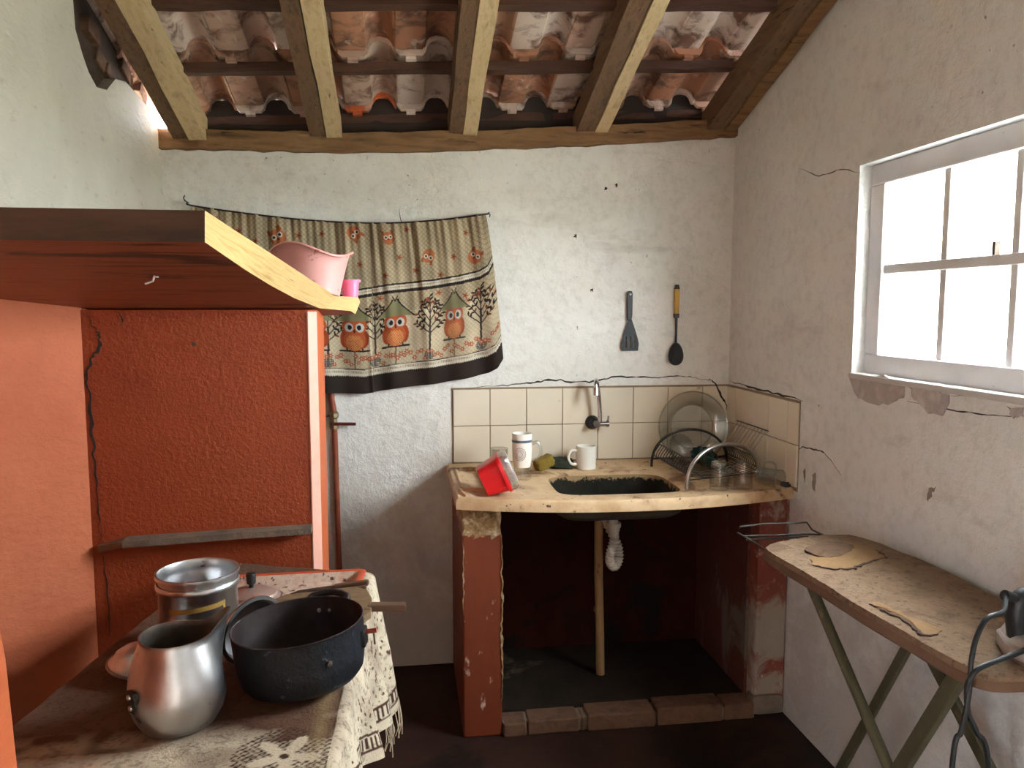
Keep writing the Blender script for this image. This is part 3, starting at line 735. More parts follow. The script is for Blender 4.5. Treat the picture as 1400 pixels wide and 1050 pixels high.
        for (x0, y0, x1, y1) in br:
            for tq in (.5, .78, 1.0):
                for sg in (-1, 1):
                    if rq.random() < .2: continue
                    cx, cy = x0+(x1-x0)*tq, y0+(y1-y0)*tq
                    an_ = math.atan2(y1-y0, x1-x0)+sg*.9
                    cx += .008*cos(an_); cy += .008*sin(an_)
                    A = cos(an_)*(s-cx)+sin(an_)*(h-cy); Bq = -sin(an_)*(s-cx)+cos(an_)*(h-cy)
                    put((A/.0085)**2+(Bq/.004)**2 < 1, leafc if rq.random() < .8 else srgb(112, 64, 44))
    def owl(px, k=1.0, fade=0):
        x = shx(px); m = lambda c: c*(1-fade)+beige*fade
        oc, od, oy = m(srgb(178, 88, 48)), m(srgb(150, 66, 36)), m(srgb(206, 142, 88))
        put(seg(x, .085, x, .165, .0035*k), m(srgb(120, 104, 82)))
        put(seg(x-.056*k, .166, x+.056*k, .166, .0035), m(srgb(44, 38, 34)))
        for e in (-1, 1): put(ell(x+e*.036*k, .212, .020*k, .034), od)
        put(ell(x, .208, .043*k, .042), oc); put(ell(x, .200, .034*k, .032), oy)
        ch = ell(x, .200, .034*k, .032) & ((np.abs(((s+h)/.010) % 1-.5) > .38) | (np.abs(((s-h)/.010) % 1-.5) > .38)); put(ch, oc)
        put(ell(x, .262, .048*k, .036), oc)
        for e in (-1, 1):
            put(ell(x+e*.021*k, .258, .0165*k, .0175), m(srgb(196, 192, 184))); put(ell(x+e*.018*k, .258, .0085*k, .010), m(srgb(38, 34, 34)))
        put(ell(x, .243, .004*k, .008), m(srgb(74, 36, 30)))
        for e in (-1, 1): put(seg(x+e*.030*k, .166, x+e*.030*k, .176, .003), m(srgb(60, 48, 40)))
        # bird-house roof with drooping eaves
        w = (.345-h); prof = .012*k+.066*k*np.clip(w/.062, 0, 1)**1.35
        put((h > .283-.05*np.abs(s-x)) & (h < .345) & (np.abs(s-x) < prof), m(srgb(128, 122, 88)))
        put((h > .281-.05*np.abs(s-x)) & (h < .348) & (np.abs(np.abs(s-x)-prof) < .0035), m(srgb(40, 36, 32)))
        put(seg(x, .34, x-.012*k, .358, .002), m(srgb(40, 36, 32))); put(seg(x, .34, x+.010*k, .360, .002), m(srgb(40, 36, 32)))
    for px in (410, 449, 513): tree(px)
    for px in (430,): owl(px)
    owl(485, 1.0)
    tree(587, .003); tree(658, -.002)
    owl(541, .92); owl(621, .72, .12)
    # flower row above the hem
    for i in range(90):
        x = -.80+i*.0135+rr.uniform(-.003, .003); y = .107+rr.uniform(0, .040); R = rr.uniform(.009, .0125)
        q = (s-x)**2+(h-y)**2; a = np.arctan2(h-y, s-x)
        put(q < (R*(.75+.25*np.cos(6*a)))**2, srgb(160, 86, 62)); put(q < (R*.28)**2, srgb(212, 170, 130))
    # lace edge and dark hem
    put((h > .093) & (h < .096), brown)
    put((h > .066) & (h < .093), cream)
    put((h > .078) & (h < .088) & (((s/.0065) % 1) < .5), srgb(146, 124, 96))
    put(h < .070-teeth*1.8, brown)
    # seam where two widths meet
    put((np.abs(s-xseam) < .0016) & (h > .07), srgb(136, 120, 96))
    wear = .86+.14*np.sin(s*31+2*np.sin(h*13))*np.sin(h*23+1)
    col = col*wear[..., None]
    verts = np.stack([Xg, Yg, Zg], -1).reshape(-1, 3)
    idx = np.arange(nu*nv).reshape(nu, nv)
    quads = np.stack([idx[:-1, :-1], idx[1:, :-1], idx[1:, 1:], idx[:-1, 1:]], -1).reshape(-1, 4)
    o3 = np.array([-.2, YC, 1.15])
    root = thing('curtain', 'gathered beige curtain printed with owls and trees, strung along the back wall', 'curtain', tuple(o3))
    me = bpy.data.meshes.new('printed_cloth')
    me.from_pydata((verts-o3).tolist(), [], quads.tolist())
    ca = me.color_attributes.new('print', 'FLOAT_COLOR', 'POINT')
    ca.data.foreach_set('color', np.concatenate([col.reshape(-1, 3), np.ones((nu*nv, 1))], 1).astype(np.float32).ravel())
    me.polygons.foreach_set('use_smooth', [True]*len(me.polygons))
    m, nt, bs = material('curtain_print')
    at = N(nt, 'ShaderNodeVertexColor'); at.layer_name = 'print'
    nt.links.new(at.outputs[0], bs.inputs['Base Color']); bs.inputs['Roughness'].default_value = .9; bs.inputs['Specular IOR Level'].default_value = .15
    bump(nt, bs, noise(nt, coords(nt), 300, 2, .5), .15, .002)
    me.materials.append(m)
    o = bpy.data.objects.new('printed_cloth', me); C.objects.link(o); o.parent = root
    md = o.modifiers.new('thickness', 'SOLIDIFY'); md.thickness = .0015; md.offset = 1
    a0 = atY(255, 276, YC+.01); a1 = atY(667, 292, YC+.01)
    cp = [(a0[0], a0[1]+.02, a0[2])]+[(x, YC-.004, z) for x, z in zip(tx, tz)]+[(a1[0], a1[1]+.02, a1[2])]
    B().tube(spline(cp, 6), .0032, 6).build('cord', dark_wire, root, smooth=True)
    for (a, d) in ((a0, -1), (a1, 1)):
        B().tube([(a[0], YB+.005, a[2]), (a[0]+d*.004, YB-.035, a[2]+.003)], .0025, 6).build('nail', tarnish, root)
    B().tube(spline([a0, (a0[0]-.008, a0[1]-.008, a0[2]+.012), (a0[0]-.002, a0[1]-.012, a0[2]+.022)], 5), .002, 5).build('cord_end', dark_wire, root)
    B().tube(spline([a1, (a1[0]+.008, a1[1]-.004, a1[2]-.004), (a1[0]+.006, a1[1]-.008, a1[2]-.014)], 5), .002, 5).build('cord_end', dark_wire, root)
make_curtain()

# gas pipe with a lever valve, running down the back wall
gp = thing('gas_pipe', 'thin red brown painted pipe with a lever valve beside the orange masonry', 'pipe', (-.28, YB-.03, 0))
py = YB-.0145
B().tube([(-.290, py, 1.19), (-.289, py, 1.12), (-.280, py, 1.06)], .012, 12).build('upper_pipe', pipe_red, gp, smooth=True)
B().tube([(-.279, py, 1.01), (-.276, py, .75), (-.272, py, .45), (-.270, py, 0)], .0105, 12).build('lower_pipe', pipe_red, gp, smooth=True)
b = B(); b.lathe([(.0, 0), (.017, 0), (.017, .02), (.012, .026), (.012, .040), (.018, .046), (.018, .062), (.012, .07), (0, .07)], (-.280, py, 1.0), 8); v = b.build('valve', brass, gp)
B().tube([(-.280, py-.018, 1.022), (-.26, py-.020, 1.022), (-.195, py-.020, 1.020)], .0062, 8).build('lever', valve_red, v)
B().tube([(-.282, py-.005, 1.055), (-.31, py-.003, 1.05)], .003, 6).build('bleed_screw', tarnish, v)

# ------------------------------------------------------------------ utensils on the wall
def spatula():
    X, Z0 = .921, 1.30; yy = YB-.012
    t = thing('spatula', 'black slotted nylon spatula hanging on the white wall', 'spatula', (X, yy, Z0))
    hp = [(-.011, .235), (-.011, .152), (-.009, .125), (.009, .125), (.012, .152), (.012, .235), (.008, .246), (-.006, .246)]
    B().prism([(X+a-.004, yy-.006, Z0+z) for a, z in hp], (0, .012, 0)).build('handle', nylon, t, bevel=.003)
    B().tube([(X-.002, yy-.007, Z0+.232), (X-.002, yy+.012, Z0+.232)], .0045, 8).build('hang_hole', frame_paint, t)
    # blade with three slots, made of strips
    b = B()
    def wd(z): return .037-.030*max(0, (z-.03)/.095)**1.2 if z > .03 else .037-.003*(1-z/.03)
    zs = [0, .012, .03, .058, .08, .105, .128]
    sl = [(-.0215, -.0145), (-.0035, .0035), (.0145, .0215)]
    xs0 = [-1, sl[0][0], sl[0][1], sl[1][0], sl[1][1], sl[2][0], sl[2][1], 1]
    for i in range(len(zs)-1):
        z0, z1 = zs[i], zs[i+1]
        if 0 < i < 3:
            for k in range(0, 8, 2):
                L0 = -wd(z0) if k == 0 else xs0[k]; R0 = wd(z0) if k == 6 else xs0[k+1]
                L1 = -wd(z1) if k == 0 else xs0[k]; R1 = wd(z1) if k == 6 else xs0[k+1]
                b.prism([(X+L0, yy-.003, Z0+z0), (X+R0, yy-.003, Z0+z0), (X+R1, yy-.003, Z0+z1), (X+L1, yy-.003, Z0+z1)], (0, .004, 0))
        else:
            b.prism([(X-wd(z0), yy-.003, Z0+z0), (X+wd(z0), yy-.003, Z0+z0), (X+wd(z1), yy-.003, Z0+z1), (X-wd(z1), yy-.003, Z0+z1)], (0, .004, 0))
    b.build('blade', nylon, t)
    B().tube([(X-.002, YB+.004, Z0+.234), (X-.002, yy-.010, Z0+.236)], .002, 6).build('nail', tarnish, t)
spatula()
def spoon():
    X, Z0 = 1.117, 1.235; yy = YB-.014
    t = thing('serving_spoon', 'black nylon serving spoon with a yellow handle hanging on the white wall', 'spoon', (X, yy, Z0))
    hp = [(-.010, .325), (-.0095, .215), (.010, .215), (.011, .325), (.006, .335), (-.006, .335)]
    B().prism([(X+a, yy-.006, Z0+z) for a, z in hp[:]], (0, .012, 0)).build('handle', yellow_hd, t, bevel=.004)
    B().prism([(X-.011, yy-.0065, Z0+.318), (X+.012, yy-.0065, Z0+.318), (X+.007, yy-.0065, Z0+.337), (X-.007, yy-.0065, Z0+.337)], (0, .013, 0)).build('end_cap', nylon, t, bevel=.002)
    B().prism([(X-.010, yy-.007, Z0+.200), (X+.010, yy-.007, Z0+.200), (X+.0115, yy-.007, Z0+.218), (X-.0115, yy-.007, Z0+.218)], (0, .014, 0)).build('ferrule', nylon, t, bevel=.002)
    B().tube([(X, yy, Z0+.205), (X+.001, yy, Z0+.14), (X+.001, yy+.003, Z0+.085)], [.006, .0045, .006], 8, flat=.7).build('shaft', nylon, t, smooth=True)
    b = B(); n = 28; rows = 7; vs = []
    for i in range(rows+1):
        q = i/rows
        for j in range(n):
            a = 2*pi*j/n; rz = .048*(1+.10*sin(a)); rx = .033*(1-.10*sin(a))
            vs.append((X+rx*q*cos(a), yy-.004+.014*(1-q*q), Z0+.046+rz*q*sin(a)))
    b.add(vs, [(i*n+j, i*n+(j+1) % n, (i+1)*n+(j+1) % n, (i+1)*n+j) for i in range(rows) for j in range(n)])
    o = b.build('bowl', nylon, t, smooth=60); md = o.modifiers.new('t', 'SOLIDIFY'); md.thickness = .003
    B().tube([(X, YB+.004, Z0+.326), (X, yy-.012, Z0+.328)], .002, 6).build('nail', tarnish, t)
spoon()

# ------------------------------------------------------------------ sink: masonry stand, worktop with basin, drain
ss = thing('sink_stand', 'red painted masonry sink stand with peeling pillars and a dark open alcove', 'sink stand', (.77, 2.9, 0))
B().box((.184, 2.59, 0), (.318, YB-.001, .715)).build('pillar', pillar_red, ss, bevel=.006)
# crumbled mortar bed on top of the left pillar
b = B(); r = random.Random(2)
nx, ny = 8, 8; vs = []
for k in range(9):
    z = .70+.105*k/8
    ring = []
    for (x0, y0, x1, y1) in ((.186, 2.592, .314, 2.592), (.314, 2.592, .314, 3.1), (.314, 3.1, .186, 3.1), (.186, 3.1, .186, 2.592)):
        for q in range(8): ring.append((x0+(x1-x0)*q/8+r.uniform(-.005, .005), y0+(y1-y0)*q/8+r.uniform(-.006, .006), z+r.uniform(-.003, .003)))
    vs += ring
m = 32; b.add(vs, [(k*m+j, k*m+(j+1) % m, (k+1)*m+(j+1) % m, (k+1)*m+j) for k in range(8) for j in range(m)]+[tuple(range(m)), tuple(range(8*m, 9*m))])
b.build('mortar_bed', crumble, ss)
B().box((1.237, 2.60, 0), (XR-.001, YB-.001, .803)).build('pillar', pillar_peel, ss, bevel=.012)
B().box((1.222, 2.582, .0), (XR-.001, 2.66, .085)).build('footing', cement, ss, bevel=.03)
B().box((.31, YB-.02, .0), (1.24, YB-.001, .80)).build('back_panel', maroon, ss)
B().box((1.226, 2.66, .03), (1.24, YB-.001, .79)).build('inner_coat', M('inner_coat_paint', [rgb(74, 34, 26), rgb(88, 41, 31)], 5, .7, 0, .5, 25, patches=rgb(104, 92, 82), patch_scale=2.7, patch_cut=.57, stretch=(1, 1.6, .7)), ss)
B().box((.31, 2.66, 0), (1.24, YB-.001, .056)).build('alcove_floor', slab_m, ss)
bx = [(.318, .405, .046), (.405, .59, .052), (.594, .612, .048), (.616, .865, .058), (.869, 1.115, .064), (1.119, 1.236, .058)]
for i, (x0, x1, hh) in enumerate(bx):
    B().box((x0+.003, 2.575+.004*(i % 3), -.001), (x1-.003, 2.668, hh)).build('brick', brick_m, ss, bevel=.006)
B().box((.32, 2.59, 0), (1.236, 2.672, .045)).build('mortar_joint', cement, ss)

crack([(.3175, 2.589, z_) for z_ in (.70, .6, .5, .4, .3, .2, .12)], .006, ss, nb, crumble, 'chipped_edge', .45, 61, .002)
crack([(.186, 2.589, z_) for z_ in (.70, .6, .52, .44)], .004, ss, nb, crumble, 'chipped_edge', .45, 62, .002)
def worktop_build():
    zt_, th = .842, .036
    hx0, hx1, hy0, hy1 = .525, .975, 2.615, 2.945
    n = 96
    def inner(a, grow=0):
        # rounded rectangle hole
        cx, cy = (hx0+hx1)/2, (hy0+hy1)/2; rx, ry = (hx1-hx0)/2+grow, (hy1-hy0)/2+grow
        c, s_ = cos(a), sin(a); e = 2/5.0
        return (cx+rx*math.copysign(abs(c)**e, c), cy+ry*math.copysign(abs(s_)**e, s_))
    OX0, OX1 = .163, XR-.002
    def front(x):
        return 2.585-.105*max(0, 1-((x-.76)/.60)**2)**1.0
    def outer(a):
        x, y = inner(a)
        cx, cy = (hx0+hx1)/2, (hy0+hy1)/2
        dx, dy = x-cx, y-cy
        # push out along the ray to the slab outline
        lo, hi = 0, 6
        for _ in range(40):
            md_ = (lo+hi)/2; X, Y = cx+dx*md_, cy+dy*md_
            ok = OX0 < X < OX1 and front(X) < Y < YB-.002
            lo, hi = (md_, hi) if ok else (lo, md_)
        return (cx+dx*lo, cy+dy*lo)
    A = [2*pi*i/n for i in range(n)]
    # add exact corners by snapping the nearest samples
    O = [outer(a) for a in A]
    for cx, cy in ((OX0, YB-.002), (OX1, YB-.002), (OX0, front(OX0)), (OX1, front(OX1))):
        k = min(range(n), key=lambda i: (O[i][0]-cx)**2+(O[i][1]-cy)**2); O[k] = (cx, cy)
    I = [inner(a) for a in A]; I2 = [inner(a, .012) for a in A]
    Om = [(i_[0]*.14+o_[0]*.86, i_[1]*.14+o_[1]*.86) for i_, o_ in zip(I, O)]
    Om2 = [(i_[0]*.20+o_[0]*.80, i_[1]*.20+o_[1]*.80) for i_, o_ in zip(I, O)]
    b = B()
    rings = [[(x, y, zt_-th) for x, y in I2], [(x, y, zt_-th) for x, y in O], [(x, y, zt_-.006) for x, y in O], [(x*.98+.02*i_[0], y*.98+.02*i_[1], zt_+.003) for (x, y), i_ in zip(O, I)],
             [(x, y, zt_+.003) for x, y in Om], [(x, y, zt_-.005) for x, y in Om2], [(x, y, zt_-.006) for x, y in I2], [(x, y, zt_-.012) for x, y in I]]
    vs = [p for R_ in rings for p in R_]
    fs = [(k*n+j, k*n+(j+1) % n, (k+1)*n+(j+1) % n, (k+1)*n+j) for k in range(len(rings)-1) for j in range(n)]
    b.add(vs, fs)
    t = thing('sink_worktop', 'stained cast cement sink worktop with a mouldy basin and bowed front edge', 'sink', (.76, 2.85, .80))
    b.build('slab', worktop, t, smooth=35)
    # basin
    b = B(); rings = []
    cx, cy = (hx0+hx1)/2, (hy0+hy1)/2
    for k, (sc, z) in enumerate([(1.0, zt_-.012), (.985, zt_-.04), (.96, zt_-.070), (.90, zt_-.088), (.6, zt_-.092), (.1, zt_-.095)]):
        rings.append([(cx+(x-cx)*sc, cy+(y-cy)*sc, z) for x, y in I])
    under = [[(cx+(x-cx)*sc, cy+(y-cy)*sc, z) for x, y in I] for sc, z in [(.02, zt_-.106), (.92, zt_-.104), (1.02, zt_-.09), (1.05, zt_-.02)]]
    bu = B(); bu.add([p for R_ in under for p in R_], [(k*n+j, k*n+(j+1) % n, (k+1)*n+(j+1) % n, (k+1)*n+j) for k in range(3) for j in range(n)])
    b.add([p for R_ in rings for p in R_], [(k*n+j, k*n+(j+1) % n, (k+1)*n+(j+1) % n, (k+1)*n+j) for k in range(len(rings)-1) for j in range(n)])
    b.build('basin', basin_m, t, smooth=40)
    bb_ = bpy.data.objects['basin'].data
    m_, nt_, bs_ = material('mould_lined_basin'); co_ = coords(nt_)
    sp_ = N(nt_, 'ShaderNodeSeparateXYZ'); nt_.links.new(co_, sp_.inputs[0])
    mr_ = N(nt_, 'ShaderNodeMapRange'); mr_.inputs[1].default_value = .032; mr_.inputs[2].default_value = -.012; mr_.inputs[3].default_value = .26; mr_.inputs[4].default_value = -.25; nt_.links.new(sp_.outputs[2], mr_.inputs[0])
    ad_ = N(nt_, 'ShaderNodeMath', operation='ADD'); nt_.links.new(mr_.outputs[0], ad_.inputs[0]); nt_.links.new(noise(nt_, co_, 38, 8, .75), ad_.inputs[1])
    cl_ = ramp(nt_, noise(nt_, co_, 9, 6), [(.3, rgb(26, 25, 21)), (.65, rgb(44, 41, 34))])
    nt_.links.new(mix(nt_, ramp(nt_, ad_.outputs[0], [(.54, BK), (.64, WH)]), cl_, rgb(160, 132, 96)), bs_.inputs['Base Color']); bs_.inputs['Roughness'].default_value = .8; bs_.inputs['Specular IOR Level'].default_value = .08
    bump(nt_, bs_, noise(nt_, co_, 70, 6), .5, .006)
    bb_.materials.clear(); bb_.materials.append(m_)
    bu.build('basin_underside', M('dark_cement', [rgb(62, 56, 48), rgb(80, 72, 62)], 8, .9, 0, .5, 40), t, smooth=40)
    # raised soap tray border cast at the left end
    xs, ys = (.192, .278), (2.70, 3.07)
    loop = []
    for (x, y, a0) in ((xs[1]-.03, ys[1]-.03, 0), (xs[0]+.03, ys[1]-.03, pi/2), (xs[0]+.03, ys[0]+.03, pi), (xs[1]-.03, ys[0]+.03, 1.5*pi)):
        loop += [(x+.03*cos(a0+pi/2*i/5), y+.03*sin(a0+pi/2*i/5), zt_+.001) for i in range(6)]
    B().tube(loop, .008, 8, True).build('soap_tray_rim', worktop, t, smooth=True)
    b = B().tube(spline([(.20, 2.60, zt_), (.185, 2.66, zt_+.004), (.186, 2.70, zt_+.002)], 6), .008, 8); b.build('corner_lip', worktop, t, smooth=True)
worktop_build()

dp = thing('drain_pipe', 'dirty tan plastic drain pipe standing upright in the alcove under the sink', 'pipe', (.73, 2.87, .06))
B().tube([(.725, 2.88, .70), (.727, 2.88, .45), (.735, 2.88, .20), (.738, 2.88, .058)], .0165, 14).build('tube', pvc_dirty, dp, smooth=True)
B().tube([(.728, 2.88, .31), (.729, 2.88, .325)], .0185, 14).build('joint', pvc_dirty, dp, smooth=True)
dr = thing('drain_hose', 'white corrugated siphon hose looping under the sink basin', 'hose', (.77, 2.83, .48))
B().lathe([(0, 0), (.022, 0), (.022, .014), (.026, .014), (.026, .03), (0, .03)], (.762, 2.795, .652), 18).build('coupling', pvc, dr, smooth=30)
B().lathe([(0, 0), (.0175, 0), (.0175, .05), (.026, .054), (.026, .068), (0, .068)], (.758, 2.79, .669), 18).build('tailpiece', pvc, dr, smooth=30)
path = spline([(.765, 2.80, .655), (.764, 2.80, .61), (.752, 2.80, .565), (.752, 2.805, .53), (.770, 2.815, .508), (.790, 2.83, .525), (.795, 2.845, .56), (.784, 2.86, .60), (.757, 2.875, .655), (.735, 2.88, .69)], 14)
rad = [(.0175 if i < 8 else .0165+.0028*sin(i*1.55)) for i in range(len(path))]
B().tube(path, rad, 14).build('hose', pvc, dr, smooth=70)

# tap
tp = thing('tap', 'chrome wall tap with a tall curved spout above the sink', 'tap', (.775, YB-.009, 1.0))
q = Matrix.Rotation(pi/2, 3, 'X')
B().lathe([(0, 0), (.030, 0), (.028, .010), (.018, .02), (0, .02)], (.765, YB-.008, 1.005), 24, q).build('wall_flange', M('black_tap_flange', [rgb(34, 36, 40), rgb(52, 54, 58)], 10, .3, .5, 0), tp, smooth=40)
B().tube([(.768, YB-.02, 1.005), (.772, YB-.075, 1.005)], .013, 14).tube([(.760, YB-.06, 1.005), (.815, YB-.06, 1.005)], .012, 14).build('body', chrome, tp, smooth=40)
B().tube([(.812, YB-.06, 1.005), (.822, YB-.06, 1.005)], .015, 10).tube([(.818, YB-.06, 1.01), (.820, YB-.062, 1.038)], [.005, .004], 8).build('handle', chrome, tp, smooth=40)
B().tube(spline([(.786, YB-.06, 1.012), (.784, YB-.062, 1.06), (.778, YB-.066, 1.12), (.771, YB-.070, 1.165), (.763, YB-.082, 1.186), (.757, YB-.100, 1.176), (.756, YB-.108, 1.15)], 8), .0085, 12).build('spout', chrome, tp, smooth=50)
B().tube([(.756, YB-.107, 1.158), (.7555, YB-.112, 1.128)], .0125, 14).build('nozzle', chrome, tp, smooth=40)

# things standing on the worktop
ZW = .836
def mug(c, label):
    t = thing('mug', label, 'mug', c)
    B().lathe([(0, 0), (.036, 0), (.040, .004), (.0405, .092), (.0385, .094), (.0365, .092), (.0365, .010), (0, .008)], c, 40).build('body', china, t, smooth=40)
    B().tube(spline([(c[0]-.038, c[1]-.004, c[2]+.074), (c[0]-.062, c[1]-.008, c[2]+.076), (c[0]-.074, c[1]-.010, c[2]+.050), (c[0]-.062, c[1]-.008, c[2]+.024), (c[0]-.038, c[1]-.004, c[2]+.020)], 8), .0058, 10).build('handle', china, t, smooth=True)
mug((.712, 3.045, ZW), 'white china mug standing behind the sink basin')
def stein(c):
    t = thing('beer_mug', 'tall white beer mug with a blue band and a clear glass foot', 'mug', c)
    B().lathe([(0, 0), (.034, 0), (.036, .006), (.034, .018), (.030, .03), (.031, .046), (0, .044)], c, 36).build('foot', ware_glass, t, smooth=40)
    B().lathe([(.0, .044), (.031, .045), (.036, .07), (.038, .11), (.037, .150), (.038, .172), (.036, .173), (.034, .150), (.034, .06), (0, .052)], c, 40).build('body', china, t, smooth=40)
    B().lathe([(.0375, .140), (.0390, .1405), (.0390, .149), (.0375, .1495)], c, 40).build('band', blue_band, t, smooth=40)
    B().tube(spline([(c[0]+.036, c[1]-.006, c[2]+.132), (c[0]+.056, c[1]-.008, c[2]+.138), (c[0]+.070, c[1]-.010, c[2]+.112), (c[0]+.064, c[1]-.009, c[2]+.080), (c[0]+.036, c[1]-.006, c[2]+.068)], 8), .0065, 10).build('handle', ware_glass, t, smooth=True)
    # faint printed crest
    b = B(); 
    for R_ in (.010, .016, .022):
        pts_ = []
        for i in range(28):
            a = 2*pi*i/28; ang = -pi/2-.35+R_/.038*cos(a); pts_.append((c[0]+.0385*cos(ang), c[1]+.0385*sin(ang), c[2]+.098+R_*1.1*sin(a)))
        b.tube(pts_, .0011, 4, True)
    b.build('crest', M('faded_crest', [rgb(178, 150, 146), rgb(160, 140, 142)], 30, .4, 0, 0), t)
stein((.432, 2.90, ZW))
gc = (.352, 2.965, ZW)
t = thing('drinking_glass', 'clear drinking glass standing behind the red plastic tub', 'glass', gc)
B().lathe([(0, 0), (.028, 0), (.032, .05), (.035, .105), (.0335, .105), (.030, .05), (.026, .008), (0, .008)], gc, 30).build('body', ware_glass, t, smooth=40)
B().lathe([(.034, .103), (.0358, .104), (.0358, .107), (.034, .107)], gc, 30).build('rim', ware_glass, t, smooth=40)

def tub():
    # square red tub lying tipped on one edge with its clear cover still on
    c = Vector((.305, 2.66, ZW+.002))
    t = thing('plastic_tub', 'red square plastic tub tipped on its side with a cloudy clear cover', 'container', c)
    def frust(z0, z1, w0, w1, n=5, rc=.022):
        def loop(w, z):
            L = []
            for (sx, sy, a0) in ((1, 1, 0), (-1, 1, pi/2), (-1, -1, pi), (1, -1, 1.5*pi)):
                for i in range(n+1):
                    a = a0+pi/2*i/n; L.append((sx*(w-rc)+rc*cos(a), sy*(w-rc)+rc*sin(a), z))
            return L
        return loop(w0, z0), loop(w1, z1)
    # local: z from closed bottom to opening; bottom points left-up, opening points right
    rot = Matrix.Rotation(radians(66), 3, 'Y') @ Matrix.Rotation(radians(4), 3, 'X')
    base, = [Vector((-.046, 0, .060))]
    def place(L): return [tuple(rot @ Vector(p)+c+base) for p in L]
    l0, l1 = frust(0, .080, .049, .061)
    l2, _ = frust(.084, .1, .064, .064)
    l2b, _ = frust(.073, .1, .064, .064)
    m = len(l0)
    b = B(); vs = place(l0)+place(l1); b.add(vs, [tuple(range(m))[::-1], tuple(range(m, 2*m))]+[(i, (i+1) % m, m+(i+1) % m, m+i) for i in range(m)])
    zmin = min(v[2] for v in vs)
    dz = c.z-zmin
    def shift(L): return [(x, y, z+dz) for x, y, z in L]
    b = B(); b.add(shift(vs), [tuple(range(m))[::-1], tuple(range(m, 2*m))]+[(i, (i+1) % m, m+(i+1) % m, m+i) for i in range(m)]); b.build('body', red_pl, t, smooth=35)
    b = B(); vs = shift(place(l2b)+place(l2)); b.add(vs, [tuple(range(m))[::-1], tuple(range(m, 2*m))]+[(i, (i+1) % m, m+(i+1) % m, m+i) for i in range(m)]); b.build('rim', red_pl, t, smooth=35)
    c0, _ = frust(.084, .1, .062, .062); c1, c2 = frust(.100, .112, .064, .058)
    b = B(); vs = shift(place(c0)+place(c1)+place(c2)); b.add(vs, [(k*m+i, k*m+(i+1) % m, (k+1)*m+(i+1) % m, (k+1)*m+i) for k in range(2) for i in range(m)]+[tuple(range(2*m, 3*m))]); b.build('cover', cloudy, t, smooth=35)
tub()
# sponge and scouring pad
def blob(name, c, size, rotz, mat, label, cat, wob=.12, tilt=0, seed=0):
    b = B(); bm = bmesh.new(); bmesh.ops.create_cube(bm, size=1); bmesh.ops.subdivide_edges(bm, edges=bm.edges[:], cuts=4, use_grid_fill=True)
    r = random.Random(seed); R = Matrix.Rotation(rotz, 3, 'Z') @ Matrix.Rotation(tilt, 3, 'Y')
    P = []
    for v in bm.verts:
        p = v.co.copy(); l = p.length; sp = p.normalized()*.62
        p = p*.7+sp*.3; p = Vector((p.x*size[0], p.y*size[1], p.z*size[2]))*(1+r.uniform(-wob, wob))
        v.co = R @ p
    zmin = min(v.co.z for v in bm.verts)
    for v in bm.verts: v.co.z -= zmin
    me = bpy.data.meshes.new(name); bm.to_mesh(me); bm.free(); me.materials.append(mat); me.polygons.foreach_set('use_smooth', [True]*len(me.polygons))
    o = bpy.data.objects.new(name, me); C.objects.link(o); o.location = c
    return tag(o, label, cat)
blob('sponge', (.540, 3.035, ZW-.001), (.075, .05, .044), .35, sponge_m, 'worn yellow kitchen sponge leaning on the scouring pad', 'sponge', .07, -.35, 4)
blob('scouring_pad', (.606, 3.075, ZW-.001), (.11, .075, .034), -.1, pad_m, 'dark green scouring pad between the sponge and the white mug', 'scouring pad', .12, .1, 5)

# dish rack with chrome arches
rk = thing('dish_rack', 'wire dish rack with two curved chrome end arches on the sink worktop', 'dish rack', (1.16, 2.84, ZW))
RX0, RX1 = .985, 1.305
def yf(x): return 2.645+.095*(x-RX0)/(RX1-RX0)          # front of the rack
YR = 3.05                                               # back of the rack
def ax_(z, side):                                       # where an arch leg stands at height z
    sa = max(0, (z-ZW)/(.985-ZW))**1.25; h_ = (RX1-RX0)/2*sqrt(1-sa*sa)
    return (RX0+RX1)/2+(h_ if side else -h_)
def arch(front, rad, mat):
    P = []
    for i in range(29):
        a = pi*i/28; x = (RX0+RX1)/2-(RX1-RX0)/2*cos(a); P.append((x, yf(x) if front else YR, ZW-.001+(.986-ZW)*sin(a)**.8))
    B().tube(P, rad, 10).build('arch', mat, rk, smooth=60)
arch(True, .0075, chrome_dull); arch(False, .0052, dark_wire)
for z_ in (.885, .930):
    for sd_ in (0, 1):
        x = ax_(z_, sd_); B().tube([(x, yf(x), z_), (x, YR, z_)], .0026, 6).build('rail', dark_wire, rk)
for x in (1.060, 1.228): B().tube([(x, yf(x), .868), (x, YR, .868)], .0026, 6).build('rail', dark_wire, rk)
for front in (True, False):
    xa, xb = ax_(.868, 0), ax_(.868, 1)
    B().tube([(xa, yf(xa) if front else YR, .868), (xb, yf(xb) if front else YR, .868)], .0028, 6).build('end_bar', dark_wire, rk)
for i in range(15):
    q_ = (i+.7)/15.4
    def yy(x): return yf(x)+(YR-yf(x))*q_
    xs_ = [(ax_(.93, 0), .930), (ax_(.885, 0), .885), (1.06, .868), (1.144, .864), (1.228, .868), (ax_(.885, 1), .885), (ax_(.93, 1), .930)]
    B().tube(spline([(x, yy(x), z_) for x, z_ in xs_], 4), .0017, 5).build('cross_wire', dark_wire, rk)
for i in range(9):
    y = 2.775+.031*i; B().tube([(ax_(.93, 1), y, .930), (1.337, y-.004, 1.02)], .0016, 5).build('side_wire', chrome_dull, rk)
B().tube([(1.337, 2.755, 1.02), (1.337, 3.035, 1.02)], .0022, 6).build('side_rail', dark_wire, rk)
